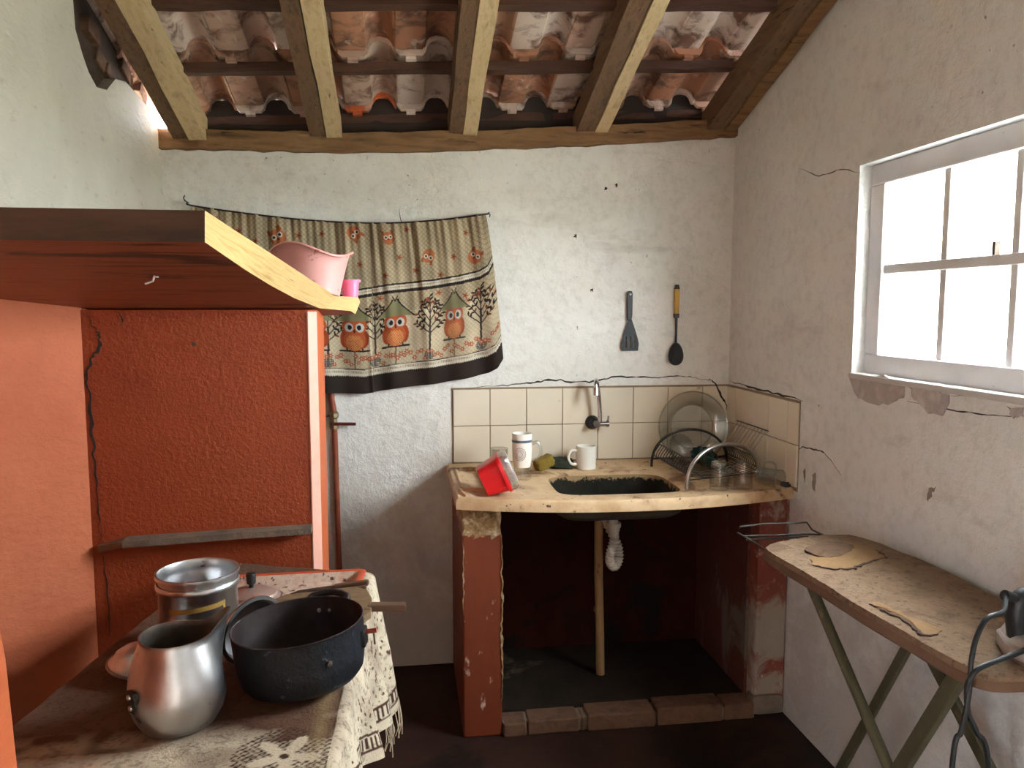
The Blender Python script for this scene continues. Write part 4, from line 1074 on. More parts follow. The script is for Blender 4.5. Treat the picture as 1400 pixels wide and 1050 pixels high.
# small scroll standing on the rack's front bar
B().tube([(1.165+(.018-.0006*i)*cos(i*.42), yf(1.165), .887+(.018-.0006*i)*sin(i*.42)) for i in range(26)], .002, 5).build('scroll', chrome_dull, rk)
# glass platter leaning on the tiles
pq = (1.176, 3.118, .985)
t = thing('glass_platter', 'large round clear glass platter leaning against the tiles', 'platter', (pq[0], pq[1], .865))
Rm = Matrix.Rotation(radians(84), 3, 'X')
B().lathe([(0, 0), (.09, 0), (.105, .010), (.146, .018), (.148, .021), (.104, .014), (.09, .004), (0, .004)], pq, 56, Rm).build('dish', ware_glass, t, smooth=30)
B().lathe([(.144, .016), (.150, .018), (.150, .023), (.144, .021)], pq, 56, Rm).build('rim', ware_glass, t, smooth=30)
B().lathe([(.088, -.001), (.092, -.001), (.092, .006), (.088, .006)], pq, 56, Rm).build('foot_ring', ware_glass, t, smooth=30)
# ribbed glass bowl and glasses in the rack
def bowl(c, label, mat, R, name, rotm=None, ribs=20):
    t = thing(name, label, 'bowl', c); b = B(); n = ribs*4; vs = []
    prof = [(.25, 0), (.5, .05), (.75, .22), (.92, .45), (1.0, .62)]
    for (sg, off) in ((1, 0), (-1, .004)):
        for (r_, z_) in prof:
            for j in range(n):
                a = 2*pi*j/n; rr = R*r_-off+.0022*(1 if j % 4 < 2 else -1)*r_
                p = Vector((rr*cos(a), rr*sin(a), R*z_+off*.8))
                if rotm is not None: p = rotm @ p
                vs.append((p.x+c[0], p.y+c[1], p.z+c[2]))
    k = len(prof); fs = []
    for s_ in (0, 1):
        for i in range(k-1):
            for j in range(n): fs.append((s_*k*n+i*n+j, s_*k*n+i*n+(j+1) % n, s_*k*n+(i+1)*n+(j+1) % n, s_*k*n+(i+1)*n+j))
        fs.append(tuple(s_*k*n+j for j in range(n)))
    for j in range(n): fs.append(((k-1)*n+j, (k-1)*n+(j+1) % n, (2*k-1)*n+(j+1) % n, (2*k-1)*n+j))
    b.add(vs, fs); b.build('body', mat, t, smooth=30); return t
bowl((1.076, 3.010, .904), 'ribbed clear glass bowl propped upright in the back of the dish rack', ware_glass, .062, 'glass_bowl', Matrix.Rotation(radians(62), 3, 'X') @ Matrix.Rotation(.3, 3, 'Y'))
t = bowl((1.135, 2.80, .872), 'dark green bowl lying in the middle of the dish rack', dgreen, .062, 'green_bowl', Matrix.Rotation(radians(24), 3, 'Y'), 12)
t = bowl((1.145, 2.912, .880), 'dark green bowl tipped against the other bowl in the dish rack', dgreen, .052, 'green_bowl', Matrix.Rotation(radians(32), 3, 'X'), 12)
def tumbler(c, label, h=.098, r0=.033, r1=.027):
    t = thing('glass_tumbler', label, 'glass', c)
    b = B(); n = 40; vs = []
    prof = [(r0, 0), (r0*.98, h*.3), (r1*1.04, h*.8), (r1, h), (r1*.5, h), (0.0005, h)]
    for (r_, z_) in prof:
        for j in range(n):
            rr = r_*(1+(.03 if j % 4 < 2 else -.02)*(1 if 0 < z_ < h else 0)); a = 2*pi*j/n; vs.append((c[0]+rr*cos(a), c[1]+rr*sin(a), c[2]+z_))
    b.add(vs, [(i*n+j, i*n+(j+1) % n, (i+1)*n+(j+1) % n, (i+1)*n+j) for i in range(len(prof)-1) for j in range(n)])
    o = b.build('body', ware_glass, t, smooth=25)
    B().lathe([(r1*.85, h-.012), (r1*.9, h-.009), (0, h-.008)], c, 30).build('base', ware_glass, t)
    B().lathe([(r0-.002, 0), (r0+.001, 0), (r0+.001, .003), (r0-.002, .003)], c, 40).build('rim', ware_glass, t, smooth=True)
tumbler((1.098, 2.632, ZW), 'clear glass tumbler upside down inside the front arch of the dish rack')
tumbler((1.196, 2.648, ZW), 'clear glass tumbler upside down near the end of the worktop', .094, .032, .028)
def lying_mug():
    c = (1.288, 2.638, ZW+.036)
    t = thing('glass_mug', 'clear glass mug lying on its side at the end of the worktop', 'mug', (c[0], c[1], ZW))
    Rm = Matrix.Rotation(radians(-62), 3, 'Z') @ Matrix.Rotation(radians(90), 3, 'Y')
    B().lathe([(0, -.04), (.030, -.04), (.032, -.03), (.035, .045), (.033, .045), (.029, -.026), (0, -.026)], c, 34, Rm).build('body', ware_glass, t, smooth=40)
    B().lathe([(.032, .043), (.0362, .043), (.0362, .048), (.032, .048)], c, 34, Rm).build('rim', ware_glass, t, smooth=40)
    B().tube(spline([Rm @ Vector(p)+Vector(c) for p in ((-.033, .0, .028), (-.05, .0, .026), (-.056, .0, .004), (-.05, .0, -.018), (-.031, .0, -.02))], 6), .004, 8).build('handle', ware_glass, t, smooth=True)
lying_mug()
blob('soap_rag', (1.345-.012, 2.60, ZW-.03), (.022, .03, .05), .2, M('dark_rag', [rgb(40, 42, 42), rgb(60, 60, 58)], 20, .95, 0, .5, 60), 'small dark rag stuffed at the wall end of the worktop', 'rag', .15, 0, 9)

# ------------------------------------------------------------------ table, lace cloth and cookware
TZ = .740
NR, BR, BL, NL = Vector((-.137, 1.13)), Vector((-.112, 2.175)), Vector((-.552, 2.33)), Vector((-.735, 1.15))
tb = thing('kitchen_table', 'wooden kitchen table hidden under a stained lace cloth', 'table', (-.4, 1.65, 0))
ins = .012
cen = (NR+BR+BL+NL)/4
def inn(p, d=ins): return p+(cen-p).normalized()*d
q = [inn(p) for p in (NR, BR, BL, NL)]
B().prism([(p.x, p.y, TZ-.028) for p in q], (0, 0, .025)).build('table_top', wood_old, tb)
q2 = [inn(p, .09) for p in (NR, BR, BL, NL)]
for p in q2: B().box((p.x-.025, p.y-.025, 0), (p.x+.025, p.y+.025, TZ-.028)).build('leg', wood_old, tb, bevel=.004)
for a, c in ((0, 1), (1, 2), (2, 3), (3, 0)):
    p0, p1 = q2[a], q2[c]; B().beam((p0.x, p0.y, TZ-.11), (p1.x, p1.y, TZ-.11), .02, .085, 2, 0).build('apron', wood_old, tb)
def tablecloth():
    # a over the width (0 = left edge, 1 = right edge, >1 hangs), v along the depth
    nu, nt_, nv = 150, 80, 330
    us = np.concatenate([np.linspace(0, 1, nu), 1+np.linspace(0, 1, nt_+1)[1:]])
    vs_ = np.linspace(0, 1, nv)
    V, U = np.meshgrid(vs_, us)   # U rows
    L = np.array(NL)[None, None, :]*(1-V[..., None])+np.array(BL)[None, None, :]*V[..., None]
    R = np.array(NR)[None, None, :]*(1-V[..., None])+np.array(BR)[None, None, :]*V[..., None]
    Ut = np.clip(U, 0, 1)[..., None]; P = L*(1-Ut)+R*Ut
    Z = np.full(U.shape, TZ)
    D = np.clip(U-1, 0, 1)
    Yv = P[..., 1]
    drop = np.interp(Yv, [1.1, 1.35, 1.5, 1.68, 1.74, 1.92, 2.03, 2.18], [.05, .15, .19, .255, .28, .30, .40, .37])
    s = D*drop                                    # distance down the hanging cloth
    rad_ = .022
    ang = np.clip(s/rad_, 0, pi/2)
    out = rad_*np.sin(ang)+np.clip(s-rad_*pi/2, 0, 1)*.14
    dn = rad_*(1-np.cos(ang))+np.clip(s-rad_*pi/2, 0, 1)*.985
    ripple = (.016*np.sin(Yv*24)+.008*np.sin(Yv*51+1))*np.clip(s/.22, 0, 1)
    X = P[..., 0]+out+ripple
    Z = Z-dn + .0018*np.sin(P[..., 0]*37+Yv*19)*(D == 0)*np.sin(Yv*31)+.0016
    verts = np.stack([X, Yv, Z], -1)
    Xf = P[..., 0]+s                               # unrolled cloth coordinates
    cream, dirt_and_shade, hole = (np.array([lin(c/255) for c in t_]) for t_ in ((200, 184, 160), (82, 47, 31), (62, 38, 27)))
    col = np.zeros(U.shape+(3,)); col[:] = cream
    g = rng.random((40, 80))
    def smooth_noise(sx, sy, seed):
        rg = np.random.default_rng(seed); G = rg.random((64, 64))
        x = (Xf+2)*sx; y = (Yv+2)*sy
        xi = np.floor(x).astype(int); yi = np.floor(y).astype(int); fx = x-xi; fy = y-yi
        fx = fx*fx*(3-2*fx); fy = fy*fy*(3-2*fy)
        w = lambda a, c: G[a % 64, c % 64]
        return (w(xi, yi)*(1-fx)+w(xi+1, yi)*fx)*(1-fy)+(w(xi, yi+1)*(1-fx)+w(xi+1, yi+1)*fx)*fy
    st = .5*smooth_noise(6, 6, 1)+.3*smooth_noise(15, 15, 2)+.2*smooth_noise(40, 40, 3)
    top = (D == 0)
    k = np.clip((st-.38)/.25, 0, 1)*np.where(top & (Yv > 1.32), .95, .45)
    k = np.maximum(k, np.where(top, .9, 0)*np.clip((Yv-1.30+.05*(st-.5))/.10, 0, 1)*np.clip((-.155-P[..., 0])/.05+.25, .25, 1))  # shade under the shelf painted into the cloth behind its near strip
    col = col*(1-k[..., None])+dirt_and_shade*k[..., None]
    spk = (smooth_noise(230, 260, 4)*.6+smooth_noise(90, 90, 6)*.4) > .66; col[spk] = col[spk]*.6+hole*.4
    # crochet net with a flower near the front corner
    fx, fy = -.205, 1.275
    d = np.hypot(Xf-fx, Yv-fy); a = np.arctan2(Yv-fy, Xf-fx)
    net = (((Xf+Yv)/.013 % 1 > .36) & ((Xf-Yv)/.013 % 1 > .36)) & (d < .085) & top
    col[net] = hole
    pet = (d < .062*(.25+.75*np.abs(np.cos(2.5*a+.4))**2)) & (d > .016); col[pet & top] = cream*.98
    ring = (np.abs(d-.014) < .005) & top; col[ring] = cream; col[(d < .007) & top] = hole
    # hanging part: swirls, ladder border and hem
    hang = D > 0; hemd = drop-s
    col[hang & (hemd < .055) & (hemd > .03) & (((Yv/.014) % 1) < .5)] = hole
    col[hang & (np.abs(hemd-.06) < .003)] = hole*1.3; col[hang & (np.abs(hemd-.026) < .003)] = hole*1.3
    sw = np.sin(70*Xf+9*np.sin(38*Yv))*np.sin(46*Yv+5*np.sin(40*Xf))
    col[hang & (hemd > .07) & (s > .07) & (sw > .74)] = hole*1.6
    ochre = np.array([lin(c/255) for c in (166, 140, 98)])
    oc = (np.exp(-((Xf+.155)/.016)**2)*(Yv < 1.62)*np.clip(st*1.2-.25, 0, 1)*.7); col = col*(1-oc[..., None])+ochre*oc[..., None]
    keep = np.ones((U.shape[0]-1, U.shape[1]-1), bool)
    idx = np.arange(U.size).reshape(U.shape)
    quads = np.stack([idx[:-1, :-1], idx[1:, :-1], idx[1:, 1:], idx[:-1, 1:]], -1)[keep].reshape(-1, 4)
    o3 = np.array([-.4, 1.65, TZ])
    root = thing('tablecloth', 'dirty cream lace tablecloth with a fringed hanging corner', 'tablecloth', tuple(o3))
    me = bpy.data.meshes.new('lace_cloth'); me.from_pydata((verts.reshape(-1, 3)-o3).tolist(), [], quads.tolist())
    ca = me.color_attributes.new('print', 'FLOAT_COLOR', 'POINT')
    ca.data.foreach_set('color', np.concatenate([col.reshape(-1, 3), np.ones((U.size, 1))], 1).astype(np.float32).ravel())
    me.polygons.foreach_set('use_smooth', [True]*len(me.polygons))
    m, nt, bs = material('lace_cloth'); at = N(nt, 'ShaderNodeVertexColor'); at.layer_name = 'print'
    nt.links.new(at.outputs[0], bs.inputs['Base Color']); bs.inputs['Roughness'].default_value = .9; bs.inputs['Specular IOR Level'].default_value = .2
    bump(nt, bs, noise(nt, coords(nt), 160, 4, .6), .5, .004)
    me.materials.append(m)
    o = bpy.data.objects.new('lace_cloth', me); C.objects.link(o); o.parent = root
    # front drop out of view, added to stop light passing under the table
    nf, nd = 60, 14; fv = []; fc = []
    for i in range(nf+1):
        p = NL.lerp(NR, i/nf)
        for j in range(nd+1):
            q_ = j/nd; fv.append((p.x, p.y-.006-.012*sin(min(1, q_*5)*pi/2)-.012*q_*sin(i*.55)-.03*q_, TZ+.0016-.34*q_+.004*q_*sin(i*.9)))
    of = B().add(fv, [(i*(nd+1)+j, (i+1)*(nd+1)+j, (i+1)*(nd+1)+j+1, i*(nd+1)+j+1) for i in range(nf) for j in range(nd)]).build('added_front_drop', M('plain_lace', [rgb(170, 152, 128), rgb(196, 180, 156)], 20, .9, 0, .5, 120, spots=rgb(96, 72, 54), spot_scale=70, spot_cut=.62), root, smooth=70)
    # fringe at the hanging corner
    jj = [j for j in range(nv) if 1.96 < verts[-1, j, 1] < 2.17][::4]
    b = B(); r = random.Random(8)
    for j in jj:
        p = Vector(verts[-1, j]); ln = r.uniform(.045, .085)
        b.tube(spline([p+Vector((0, 0, .004)), p+Vector((.006+r.uniform(-.004, .004), -.004, -ln*.5)), p+Vector((.002+r.uniform(-.01, .01), -.012, -ln))], 4), .0013, 4)
    f = b.build('fringe', M('fringe_thread', [rgb(176, 156, 130), rgb(196, 178, 150)], 30, .9, 0, 0), root); f['kind'] = 'stuff'
tablecloth()
CT = TZ+.0035
def canister():
    c = (-.452, 1.745, CT)
    t = thing('canister', 'open tall aluminium canister with a rolled rim and yellow stripe on the table', 'canister', c)
    B().lathe([(0, 0), (.078, 0), (.081, .003), (.081, .128), (.086, .134), (.086, .142), (.0835, .146), (.0815, .146), (.0815, .136), (.0785, .128), (.0785, .004), (0, .003)], c, 64).build('body', alu, t, smooth=40)
    B().lathe([(.082, .158), (.0862, .158), (.0868, .162), (.0862, .166), (.082, .166), (.080, .160), (.0805, .146), (.0835, .146)], c, 64).build('rim', alu_dull, t, smooth=40)
    b = B(); R_ = .0815
    A0, A1 = -pi/2-.55, -pi/2+.95
    n = 20
    b.add([(c[0]+R_*cos(A0+(A1-A0)*i/n), c[1]+R_*sin(A0+(A1-A0)*i/n), c[2]+z+.010*i/n) for z in (.094, .104) for i in range(n+1)], [(i, i+1, n+2+i, n+1+i) for i in range(n)])
    b.add([(c[0]+R_*cos(A1-.07*k), c[1]+R_*sin(A1-.07*k), c[2]+z) for z in (.055, .113) for k in (1, 0)], [(0, 1, 3, 2)])
    o = b.build('yellow_stripe', strap_paint, t); md = o.modifiers.new('t', 'SOLIDIFY'); md.thickness = .0006; md.offset = 0
canister()
def jug():
    c = (-.405, 1.405, CT)
    t = thing('milk_jug', 'dented aluminium jug with a broad pouring lip and no handle', 'jug', c)
    n = 72; prof = [(.050, 0), (.062, .004), (.074, .025), (.0805, .050), (.081, .068), (.077, .095), (.072, .115), (.067, .135), (.063, .150), (.061, .157), (.062, .163)]
    sdir = radians(32)
    vs = []
    for sgn, th in ((1, 0), (-1, .0022)):
        for (r_, z_) in prof:
            for j in range(n):
                a = 2*pi*j/n; d = (a-sdir+pi) % (2*pi)-pi
                k = math.exp(-(d/.25)**2)*max(0, (z_-.10)/.063)
                rr = r_-th+k*.034; zz = z_+k*.026+(th if z_ < .01 else 0)
                rr += .0016*sin(3*a+z_*40)*min(1, z_/.05)
                vs.append((c[0]+rr*cos(a), c[1]+rr*sin(a), c[2]+zz))
    k = len(prof); fs = []
    for s_ in (0, 1):
        for i in range(k-1):
            for j in range(n): fs.append((s_*k*n+i*n+j, s_*k*n+i*n+(j+1) % n, s_*k*n+(i+1)*n+(j+1) % n, s_*k*n+(i+1)*n+j))
        fs.append(tuple(s_*k*n+j for j in range(n)))
    rimf = [((k-1)*n+j, (k-1)*n+(j+1) % n, (2*k-1)*n+(j+1) % n, (2*k-1)*n+j) for j in range(n)]
    half = len(fs)//2
    B().add(vs, fs[:half]+rimf).build('body', alu, t, smooth=50)
    B().add(vs, fs[half:]).build('inside', M('stained_inside', [rgb(74, 62, 54), rgb(120, 108, 98), rgb(60, 48, 42)], 6, .45, .6, .2, 40), t, smooth=50)
    a = radians(226)
    for z_, r_ in ((.070, .0800),):
        p = Vector((c[0]+r_*cos(a), c[1]+r_*sin(a), c[2]+z_)); nv = Vector((cos(a), sin(a), .2)).normalized(); tv = Vector((-sin(a), cos(a), 0))
        up = Vector((.1*cos(a), .1*sin(a), 1)).normalized()
        outl = [p+tv*x_+up*y_ for x_, y_ in ((-.011, -.020), (.011, -.020), (.014, .008), (.010, .020), (-.010, .020), (-.014, .008))]
        br = B().prism([q_+nv*.006 for q_ in outl], nv*-.012).build('handle_bracket', M('burnt_bracket', [rgb(44, 38, 34), rgb(70, 62, 56)], 30, .5, .5, .3, 80), t, bevel=.002)
        for y_ in (-.010, .010):
            q_ = p+up*y_+nv*.006; B().lathe([(.005, 0), (.004, .003), (0, .004)], q_, 12, nv.to_track_quat('Z', 'Y').to_matrix()).build('rivet', alu, br, smooth=True)
jug()
def pot():
    c = (-.205, 1.535, CT)
    t = thing('cooking_pot', 'wide soot black open cooking pot with a broken side handle', 'pot', c)
    B().lathe([(0, 0), (.095, 0), (.108, .005), (.118, .018), (.1235, .05), (.126, .112), (.1275, .116)], c, 72).build('outer_wall', iron_black, t, smooth=40)
    B().lathe([(.1275, .116), (.1255, .1175), (.1235, .116), (.121, .05), (.113, .012), (0, .008)], c, 72).build('inside', pot_inside, t, smooth=40)
    # far loop handle and near broken bracket
    for a, whole in ((radians(72), True), (radians(-8), False)):
        d = Vector((cos(a), sin(a), 0)); s_ = Vector((-sin(a), cos(a), 0)); z_ = c[2]+.098
        p = Vector((c[0], c[1], z_))
        if whole:
            h = B().tube(spline([p+d*.124-s_*.042, p+d*.150-s_*.040+Vector((0, 0, .008)), p+d*.163-s_*.012+Vector((0, 0, .012)), p+d*.163+s_*.012+Vector((0, 0, .012)), p+d*.150+s_*.040+Vector((0, 0, .008)), p+d*.124+s_*.042], 6), .0075, 10).build('handle', black_plastic, t, smooth=True)
            for e in (-1, 1): B().lathe([(.005, 0), (.004, .003), (0, .004)], p-Vector((0, 0, .01))+d*.1212+s_*(e*.012), 12, (-d).to_track_quat('Z', 'Y').to_matrix()).build('rivet', alu, t, smooth=True)
        else:
            B().prism([p+d*.118+s_*u_+Vector((0, 0, w_)) for u_, w_ in ((-.016, -.040), (.016, -.040), (.018, -.006), (-.018, -.006))], d*.013).build('handle_bracket', black_plastic, t, bevel=.003)
            B().tube([p+d*.126+Vector((0, 0, -.014)), p+d*.152+Vector((0, 0, -.012))], .005, 8).build('handle_stub', M('rusty_stub', [rgb(160, 62, 44), rgb(132, 46, 34)], 20, .5, 0, .2, 60), t, smooth=40)
            B().tube([p+d*.146+Vector((0, 0, -.014)), p+d*.146+Vector((0, 0, -.040))], .002, 6).build('pin', tarnish, t)
    t.rotation_euler.y = -radians(4.5); t.location.z += .0068
    a = radians(-58); d = Vector((cos(a), sin(a), 0)); B().lathe([(.006, 0), (.005, .003), (0, .004)], Vector((c[0], c[1], c[2]+.075))+d*.1245, 12, d.to_track_quat('Z', 'Y').to_matrix()).build('rivet', tarnish, t, smooth=True)
pot()
def domed_lid(c, R, label, rotm, mat, name='pot_lid', knob=True):
    t = thing(name, label, 'lid', c)
    prof = [(R, 0), (R+.004, .002), (R, .005), (R*.9, .010), (R*.86, .022), (R*.6, .036), (R*.3, .044), (.001, .046)]
    B().lathe(prof, c, 56, rotm).build('dome', mat, t, smooth=40)
    B().lathe([(R-.002, -.002), (R+.005, -.001), (R+.005, .004), (R-.002, .004)], c, 56, rotm).build('rim', alu_dull, t, smooth=40)
    if knob:
        kc = Vector(c)+(rotm @ Vector((0, 0, .045)))+Vector((0, 0, .004))
        B().lathe([(.006, -.008), (.006, .004), (.011, .007), (.0125, .028), (.011, .032), (0, .033)], kc, 24).build('knob', black_plastic, t, smooth=40)
    return t
domed_lid((-.537, 1.618, CT+.014), .058, 'shiny aluminium lid lying between the jug and the canister', Matrix.Rotation(radians(12), 3, 'Y'), alu, knob=False)
domed_lid((-.318, 1.632, CT+.070), .068, 'aluminium lid leaning upright against the far side of the soot black pot', Vector((-.70, .68, .16)).to_track_quat('Z', 'Y').to_matrix(), alu, knob=False)

def tray():
    z = CT; c = (-.30, 2.02, z)
    t = thing('plastic_tray', 'orange plastic tray with a raised rim and dirty floor at the back of the table', 'tray', c)
    P = [Vector((-.50, 1.852)), Vector((-.130, 1.90)), Vector((-.110, 2.115)), Vector((-.50, 2.105))]
    cen_ = sum(P, Vector((0, 0)))/4
    def ring(d, z_):
        out = []
        for i in range(4):
            p = P[i]+(cen_-P[i]).normalized()*d; a = P[i-1]; e = P[(i+1) % 4]
            da = (a-P[i]).normalized()*.02; de = (e-P[i]).normalized()*.02
            for k in range(5):
                u_ = k/4; q_ = (p+da)*(1-u_)**2+p*2*u_*(1-u_)+(p+de)*u_**2; out.append((q_.x, q_.y, z_))
        return out
    rings = [ring(.045, z), ring(.010, z+.022), ring(0, z+.024), ring(-.002, z+.028), ring(.004, z+.031), ring(.020, z+.028)]
    n = 20; b = B(); b.add([p for R_ in rings for p in R_], [(k*n+j, k*n+(j+1) % n, (k+1)*n+(j+1) % n, (k+1)*n+j) for k in range(len(rings)-1) for j in range(n)]+[tuple(range(n))[::-1]])
    b.build('rim', tray_or, t, smooth=50)
    R2 = [ring(.020, z+.028), ring(.024, z+.025), ring(.046, z+.006)]; b = B(); b.add([p for R_ in R2 for p in R_], [(k*n+j, k*n+(j+1) % n, (k+1)*n+(j+1) % n, (k+1)*n+j) for k in range(2) for j in range(n)]+[tuple(range(2*n, 3*n))]); b.build('tray_floor', tray_in, t)
tray()
domed_lid((-.388, 1.988, CT+.011), .070, 'grimy pan lid with a black knob lying in the orange tray', Matrix.Rotation(radians(-2), 3, 'X') @ Matrix.Diagonal(Vector((1, 1, .55))), lid_m, 'pan_lid', knob=True)
def knife(p0, p1, label, z, name, dip=0):
    p0, p1 = Vector(p0), Vector(p1); t = thing(name, label, 'knife', (p0.x, p0.y, z)); d = (p1-p0).normalized(); s_ = Vector((-d.y, d.x))
    def P3(a, w, h): q_ = p0+d*a+s_*w; return (q_.x, q_.y, z+h-dip*a/(p1-p0).length)
    L = (p1-p0).length
    B().prism([P3(0, -.009, 0), P3(L*.45, -.011, 0), P3(L*.45, .011, 0), P3(0, .009, 0)], (0, 0, .014)).build('handle', wood_handle, t, bevel=.004)
    B().prism([P3(L*.44, -.012, .006), P3(L*.9, -.012, .006), P3(L, .006, .006), P3(L*.44, .010, .006)], (0, 0, .003)).build('blade', M('dark_blade', [rgb(54, 46, 42), rgb(78, 68, 62)], 20, .5, .6, .1, 40), t)
knife((-.098, 1.980), (-.296, 2.000), 'long knife with a dark wooden handle lying across the orange tray', CT+.031, 'kitchen_knife', .027)
knife((-.102, 1.940), (-.265, 1.952), 'shorter dark bladed knife lying across the orange tray', CT+.031, 'kitchen_knife', .025)
# cutting board leaning on the tray, its handle sticking out over the table edge
cb = thing('cutting_board', 'worn brown wooden cutting board propped on the orange tray edge', 'cutting board', (-.23, 1.86, CT+.03))
cp = [(-.365, 1.80), (-.335, 1.86), (-.29, 1.895), (-.13, 1.915), (-.098, 1.90), (-.085, 1.86), (-.085, 1.80), (-.12, 1.76), (-.30, 1.75)]
def cz(x, y): return CT+.004+(y-1.75)*.20
b = B(); n = len(cp); b.add([(x, y, cz(x, y)) for x, y in cp]+[(x, y, cz(x, y)+.016) for x, y in cp], [tuple(range(n)), tuple(range(2*n-1, n-1, -1))]+[(i, (i+1) % n, n+(i+1) % n, n+i) for i in range(n)]); b.build('board', cutting, cb, bevel=.003)
hq = [(-.095, 1.822), (-.005, 1.812), (-.005, 1.838), (-.095, 1.850)]
b = B(); b.add([(x, y, cz(x, 1.83)+.001) for x, y in hq]+[(x, y, cz(x, 1.83)+.017) for x, y in hq], [(0, 1, 2, 3), (7, 6, 5, 4), (0, 4, 5, 1), (1, 5, 6, 2), (2, 6, 7, 3), (3, 7, 4, 0)]); b.build('handle', wood_handle, cb, bevel=.003)

# ------------------------------------------------------------------ ironing board, iron and cord
IZ = .825
ib = thing('ironing_board', 'old ironing board with a scorched brown cover and olive crossed legs', 'ironing board', (1.15, 1.65, 0))
ol = [(.963, 1.985), (.99, 2.02), (1.06, 2.053), (1.152, 2.081), (1.235, 2.085), (1.285, 2.05), (1.315, 1.90), (1.327, 1.76), (1.322, 1.55), (1.33, 1.225), (1.08, 1.215), (1.008, 1.25), (.992, 1.40), (.979, 1.545), (.974, 1.727), (.960, 1.93)]
olS = [p for p in spline([(x, y, 0) for x, y in ol]+[(ol[0][0], ol[0][1], 0)], 4)][:-1]
n = len(olS)
cxy = Vector((1.15, 1.65, 0))
r = random.Random(4)
rings = []
for (sh_, z_) in ((.94, IZ-.034), (1.0, IZ-.030), (1.0, IZ-.006), (.985, IZ), (.9, IZ+.001), (.6, IZ+.002), (.25, IZ+.002)):
    rings.append([(cxy.x+(p.x-cxy.x)*sh_, cxy.y+(p.y-cxy.y)*sh_, z_+r.uniform(-.0012, .0012)) for p in olS])
b = B(); b.add([p for R_ in rings for p in R_], [(k*n+j, k*n+(j+1) % n, (k+1)*n+(j+1) % n, (k+1)*n+j) for k in range(len(rings)-1) for j in range(n)]+[tuple(range(n))[::-1], tuple(range((len(rings)-1)*n, len(rings)*n))])
b.build('cover', board_cloth, ib, smooth=40)
b = B(); rr_ = [[(cxy.x+(p.x-cxy.x)*s_, cxy.y+(p.y-cxy.y)*s_, z_) for p in olS] for s_, z_ in ((1.004, IZ-.012), (1.006, IZ-.031), (.95, IZ-.040))]
b.add([p for R_ in rr_ for p in R_], [(k*n+j, k*n+(j+1) % n, (k+1)*n+(j+1) % n, (k+1)*n+j) for k in range(2) for j in range(n)]+[tuple(range(2*n, 3*n))]); b.build('edge_skirt', board_edge, ib, smooth=40)
def patch(pix, mat, name, z, seed):
    rq = random.Random(seed); P = [Vector(atZ(x, y, z)) for x, y in pix]; S_ = spline(P+[P[0]], 4)[:-1]
    S_ = [p+Vector((rq.uniform(-.004, .004), rq.uniform(-.004, .004), rq.uniform(0, .003))) for p in S_]
    c_ = sum(S_, Vector())/len(S_); b_ = B(); m = len(S_)
    b_.add([p for p in S_]+[p.lerp(c_, .5)+Vector((0, 0, .0035)) for p in S_]+[p-Vector((0, 0, .005)) for p in S_], [(i, (i+1) % m, m+(i+1) % m, m+i) for i in range(m)]+[tuple(range(m, 2*m))]+[(i, 2*m+i, 2*m+(i+1) % m, (i+1) % m) for i in range(m)])
    b_.build(name, mat, ib)
patch([(1112, 773), (1140, 778), (1168, 777), (1190, 768), (1212, 763), (1196, 752), (1170, 744), (1140, 741), (1115, 745), (1108, 757)], torn, 'torn_patch', IZ+.002, 1)
patch([(1100, 752), (1120, 761), (1140, 762), (1160, 755), (1168, 748), (1145, 741), (1118, 743)], burnt, 'scorch_patch', IZ+.0065, 2)
patch([(1190, 826), (1215, 838), (1240, 850), (1262, 868), (1285, 866), (1280, 858), (1250, 848), (1222, 834), (1200, 824)], torn, 'torn_patch', IZ+.002, 3)
for pix in ([(1112, 773), (1140, 778), (1168, 777), (1190, 768), (1212, 763)], [(1196, 752), (1205, 757), (1212, 763)], [(1190, 826), (1215, 838), (1240, 850), (1262, 868), (1285, 866)]):
    crack([atZ(x, y, IZ+.003) for x, y in pix], .006, ib, (0, 0, 1), M('torn_edge', [rgb(62, 46, 36), rgb(84, 64, 50)], 20, .95, 0, 0), 'torn_edge', .45, pix[0][0], .002)
def flat_leg(p0, p1, w, tk, name='leg'):
    p0, p1 = Vector(p0), Vector(p1); d = (p1-p0).normalized(); s_ = Vector((1, 0, 0)); q_ = d.cross(s_).normalized()
    b_ = B(); L = [p0+q_*w/2, p0-q_*w/2, p1-q_*w/2, p1+q_*w/2]
    b_.prism([p-s_*tk/2 for p in L], s_*tk).build(name, leg_green, ib, bevel=.003)
def extend(p0, p1, z): p0, p1 = Vector(p0), Vector(p1); t_ = (z-p0.z)/(p1.z-p0.z); return p0.lerp(p1, t_)
A0, A1 = atX(1113, 810, 1.02), atX(1215, 1050, 1.02)
B().tube([extend(A0, A1, IZ-.03), extend(A0, A1, .008)], .0125, 12).build('leg', leg_green, ib, smooth=40)
D0, D1 = atX(1318, 912, 1.02), atX(1232, 1050, 1.02)
flat_leg(extend(D0, D1, IZ-.03), extend(D0, D1, .0), .034, .016)
B0, B1 = atX(1243, 880, 1.27), atX(1150, 1050, 1.27)
flat_leg(extend(B0, B1, IZ-.03), extend(B0, B1, .0), .028, .014)
C0, C1 = atX(1268, 890, 1.25), atX(1352, 1050, 1.25)
flat_leg(extend(C0, C1, IZ-.03), extend(C0, C1, .0), .034, .014)
a_, b_ = extend(A0, A1, .01), extend(C0, C1, .01)
B().tube([(1.02, a_.y, .012), (1.25, b_.y, .012)], .010, 8).build('foot_bar', leg_green, ib)
a_, b_ = extend(D0, D1, .01), extend(B0, B1, .01)
B().tube([(1.02, a_.y, .012), (1.27, b_.y, .012)], .010, 8).build('foot_bar', leg_green, ib)
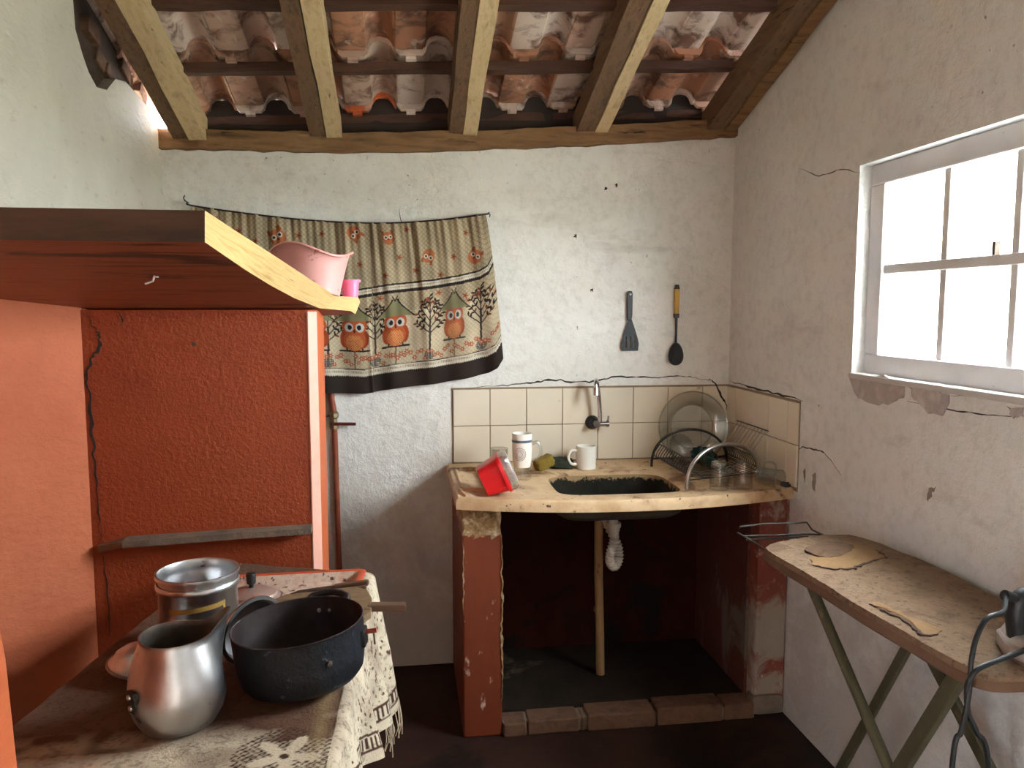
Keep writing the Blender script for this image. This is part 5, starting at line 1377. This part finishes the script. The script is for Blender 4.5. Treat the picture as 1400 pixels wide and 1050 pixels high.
# wire iron rest hooked on the far end
wr = []
for k_, pix in enumerate([[(1046, 748), (1032, 742), (1008, 728), (1012, 720), (1045, 716), (1085, 715), (1103, 714), (1110, 724), (1128, 733), (1150, 738)], [(1016, 733), (1060, 732), (1100, 730), (1125, 731)], [(1020, 738), (1060, 736), (1105, 734)]]):
    P = []
    for i, (x, y) in enumerate(pix): P.append(Vector(atY(x, y, 2.10 if k_ == 0 else 2.11)))
    if k_ == 0:
        P[0] = Vector((.985, 2.0, IZ-.02)); P[-1] = Vector((1.25, 2.06, IZ-.02)); P[-2] = Vector(atY(1128, 733, 2.085))
    B().tube(P, .0028, 6).build('wire_rest', dark_wire, ib, smooth=True)
ir = thing('clothes_iron', 'clothes iron with a pale shell standing on the end of the ironing board', 'iron', (1.16, 1.30, IZ))
io = [(x+.046, y) for x, y in [(1.075, 1.32), (1.055, 1.275), (1.062, 1.235), (1.10, 1.225), (1.22, 1.235), (1.30, 1.28), (1.22, 1.335), (1.10, 1.345)]]
ioS = [(p.x, p.y) for p in spline([(x, y, 0) for x, y in io]+[(io[0][0], io[0][1], 0)], 4)][:-1]
n = len(ioS); cxi = (1.196, 1.285)
def iring(s_, z_): return [(cxi[0]+(x-cxi[0])*s_, cxi[1]+(y-cxi[1])*s_, z_) for x, y in ioS]
def stack(name, levels, mat):
    b = B(); R_ = [iring(s_, z_) for s_, z_ in levels]; b.add([p for q_ in R_ for p in q_], [(k*n+j, k*n+(j+1) % n, (k+1)*n+(j+1) % n, (k+1)*n+j) for k in range(len(R_)-1) for j in range(n)]+[tuple(range(n))[::-1], tuple(range((len(R_)-1)*n, len(R_)*n))]); return b.build(name, mat, ir, smooth=40)
stack('soleplate', [(.97, IZ+.002), (1.0, IZ+.004), (1.0, IZ+.010)], chrome_dull)
stack('skirt', [(1.0, IZ+.010), (1.01, IZ+.028), (.96, IZ+.032)], iron_body)
stack('shell', [(.94, IZ+.032), (.86, IZ+.045), (.60, IZ+.056)], iron_body)
B().tube(spline([(1.130, 1.285, IZ+.04), (1.124, 1.285, IZ+.085), (1.138, 1.285, IZ+.112), (1.20, 1.285, IZ+.115), (1.25, 1.285, IZ+.10), (1.265, 1.285, IZ+.05)], 6), .019, 12).build('handle', black_plastic, ir, smooth=True)
B().tube([(1.132, 1.285, IZ+.106), (1.092, 1.28, IZ+.122)], .010, 10).build('cord_sleeve', black_plastic, ir, smooth=True)
kc = thing('power_cord', 'black power cord looping from the iron down past the ironing board', 'cord', (1.0, 1.2, 0))
cp_ = [(1.096, 1.281, IZ+.121)]+[atY(x, y, yy_) for x, y, yy_ in [(1372, 836, 1.245), (1350, 845, 1.235), (1335, 872, 1.225), (1328, 905, 1.215), (1326, 935, 1.205), (1322, 965, 1.20), (1314, 1000, 1.20), (1302, 1045, 1.20)]]+[(.94, 1.20, .30), (.95, 1.22, .06), (1.02, 1.26, .008), (1.10, 1.22, .008), (1.16, 1.28, .008)]
B().tube(spline(cp_, 7), .0048, 8).build('cord', cord_m, kc, smooth=True)
cp2 = [(1.128, 1.262, IZ+.042), (1.112, 1.24, IZ+.036)]+[atY(x, y, yy_) for x, y, yy_ in [(1358, 905, 1.214), (1336, 916, 1.205), (1325, 930, 1.205), (1322, 945, 1.204), (1324, 975, 1.204), (1335, 1000, 1.204), (1352, 1048, 1.204)]]+[(1.06, 1.21, .32), (1.075, 1.22, .08), (1.12, 1.25, .0055), (1.20, 1.24, .0055)]
B().tube(spline(cp2, 7), .0048, 8).build('cord_return', cord_m, kc, smooth=True)
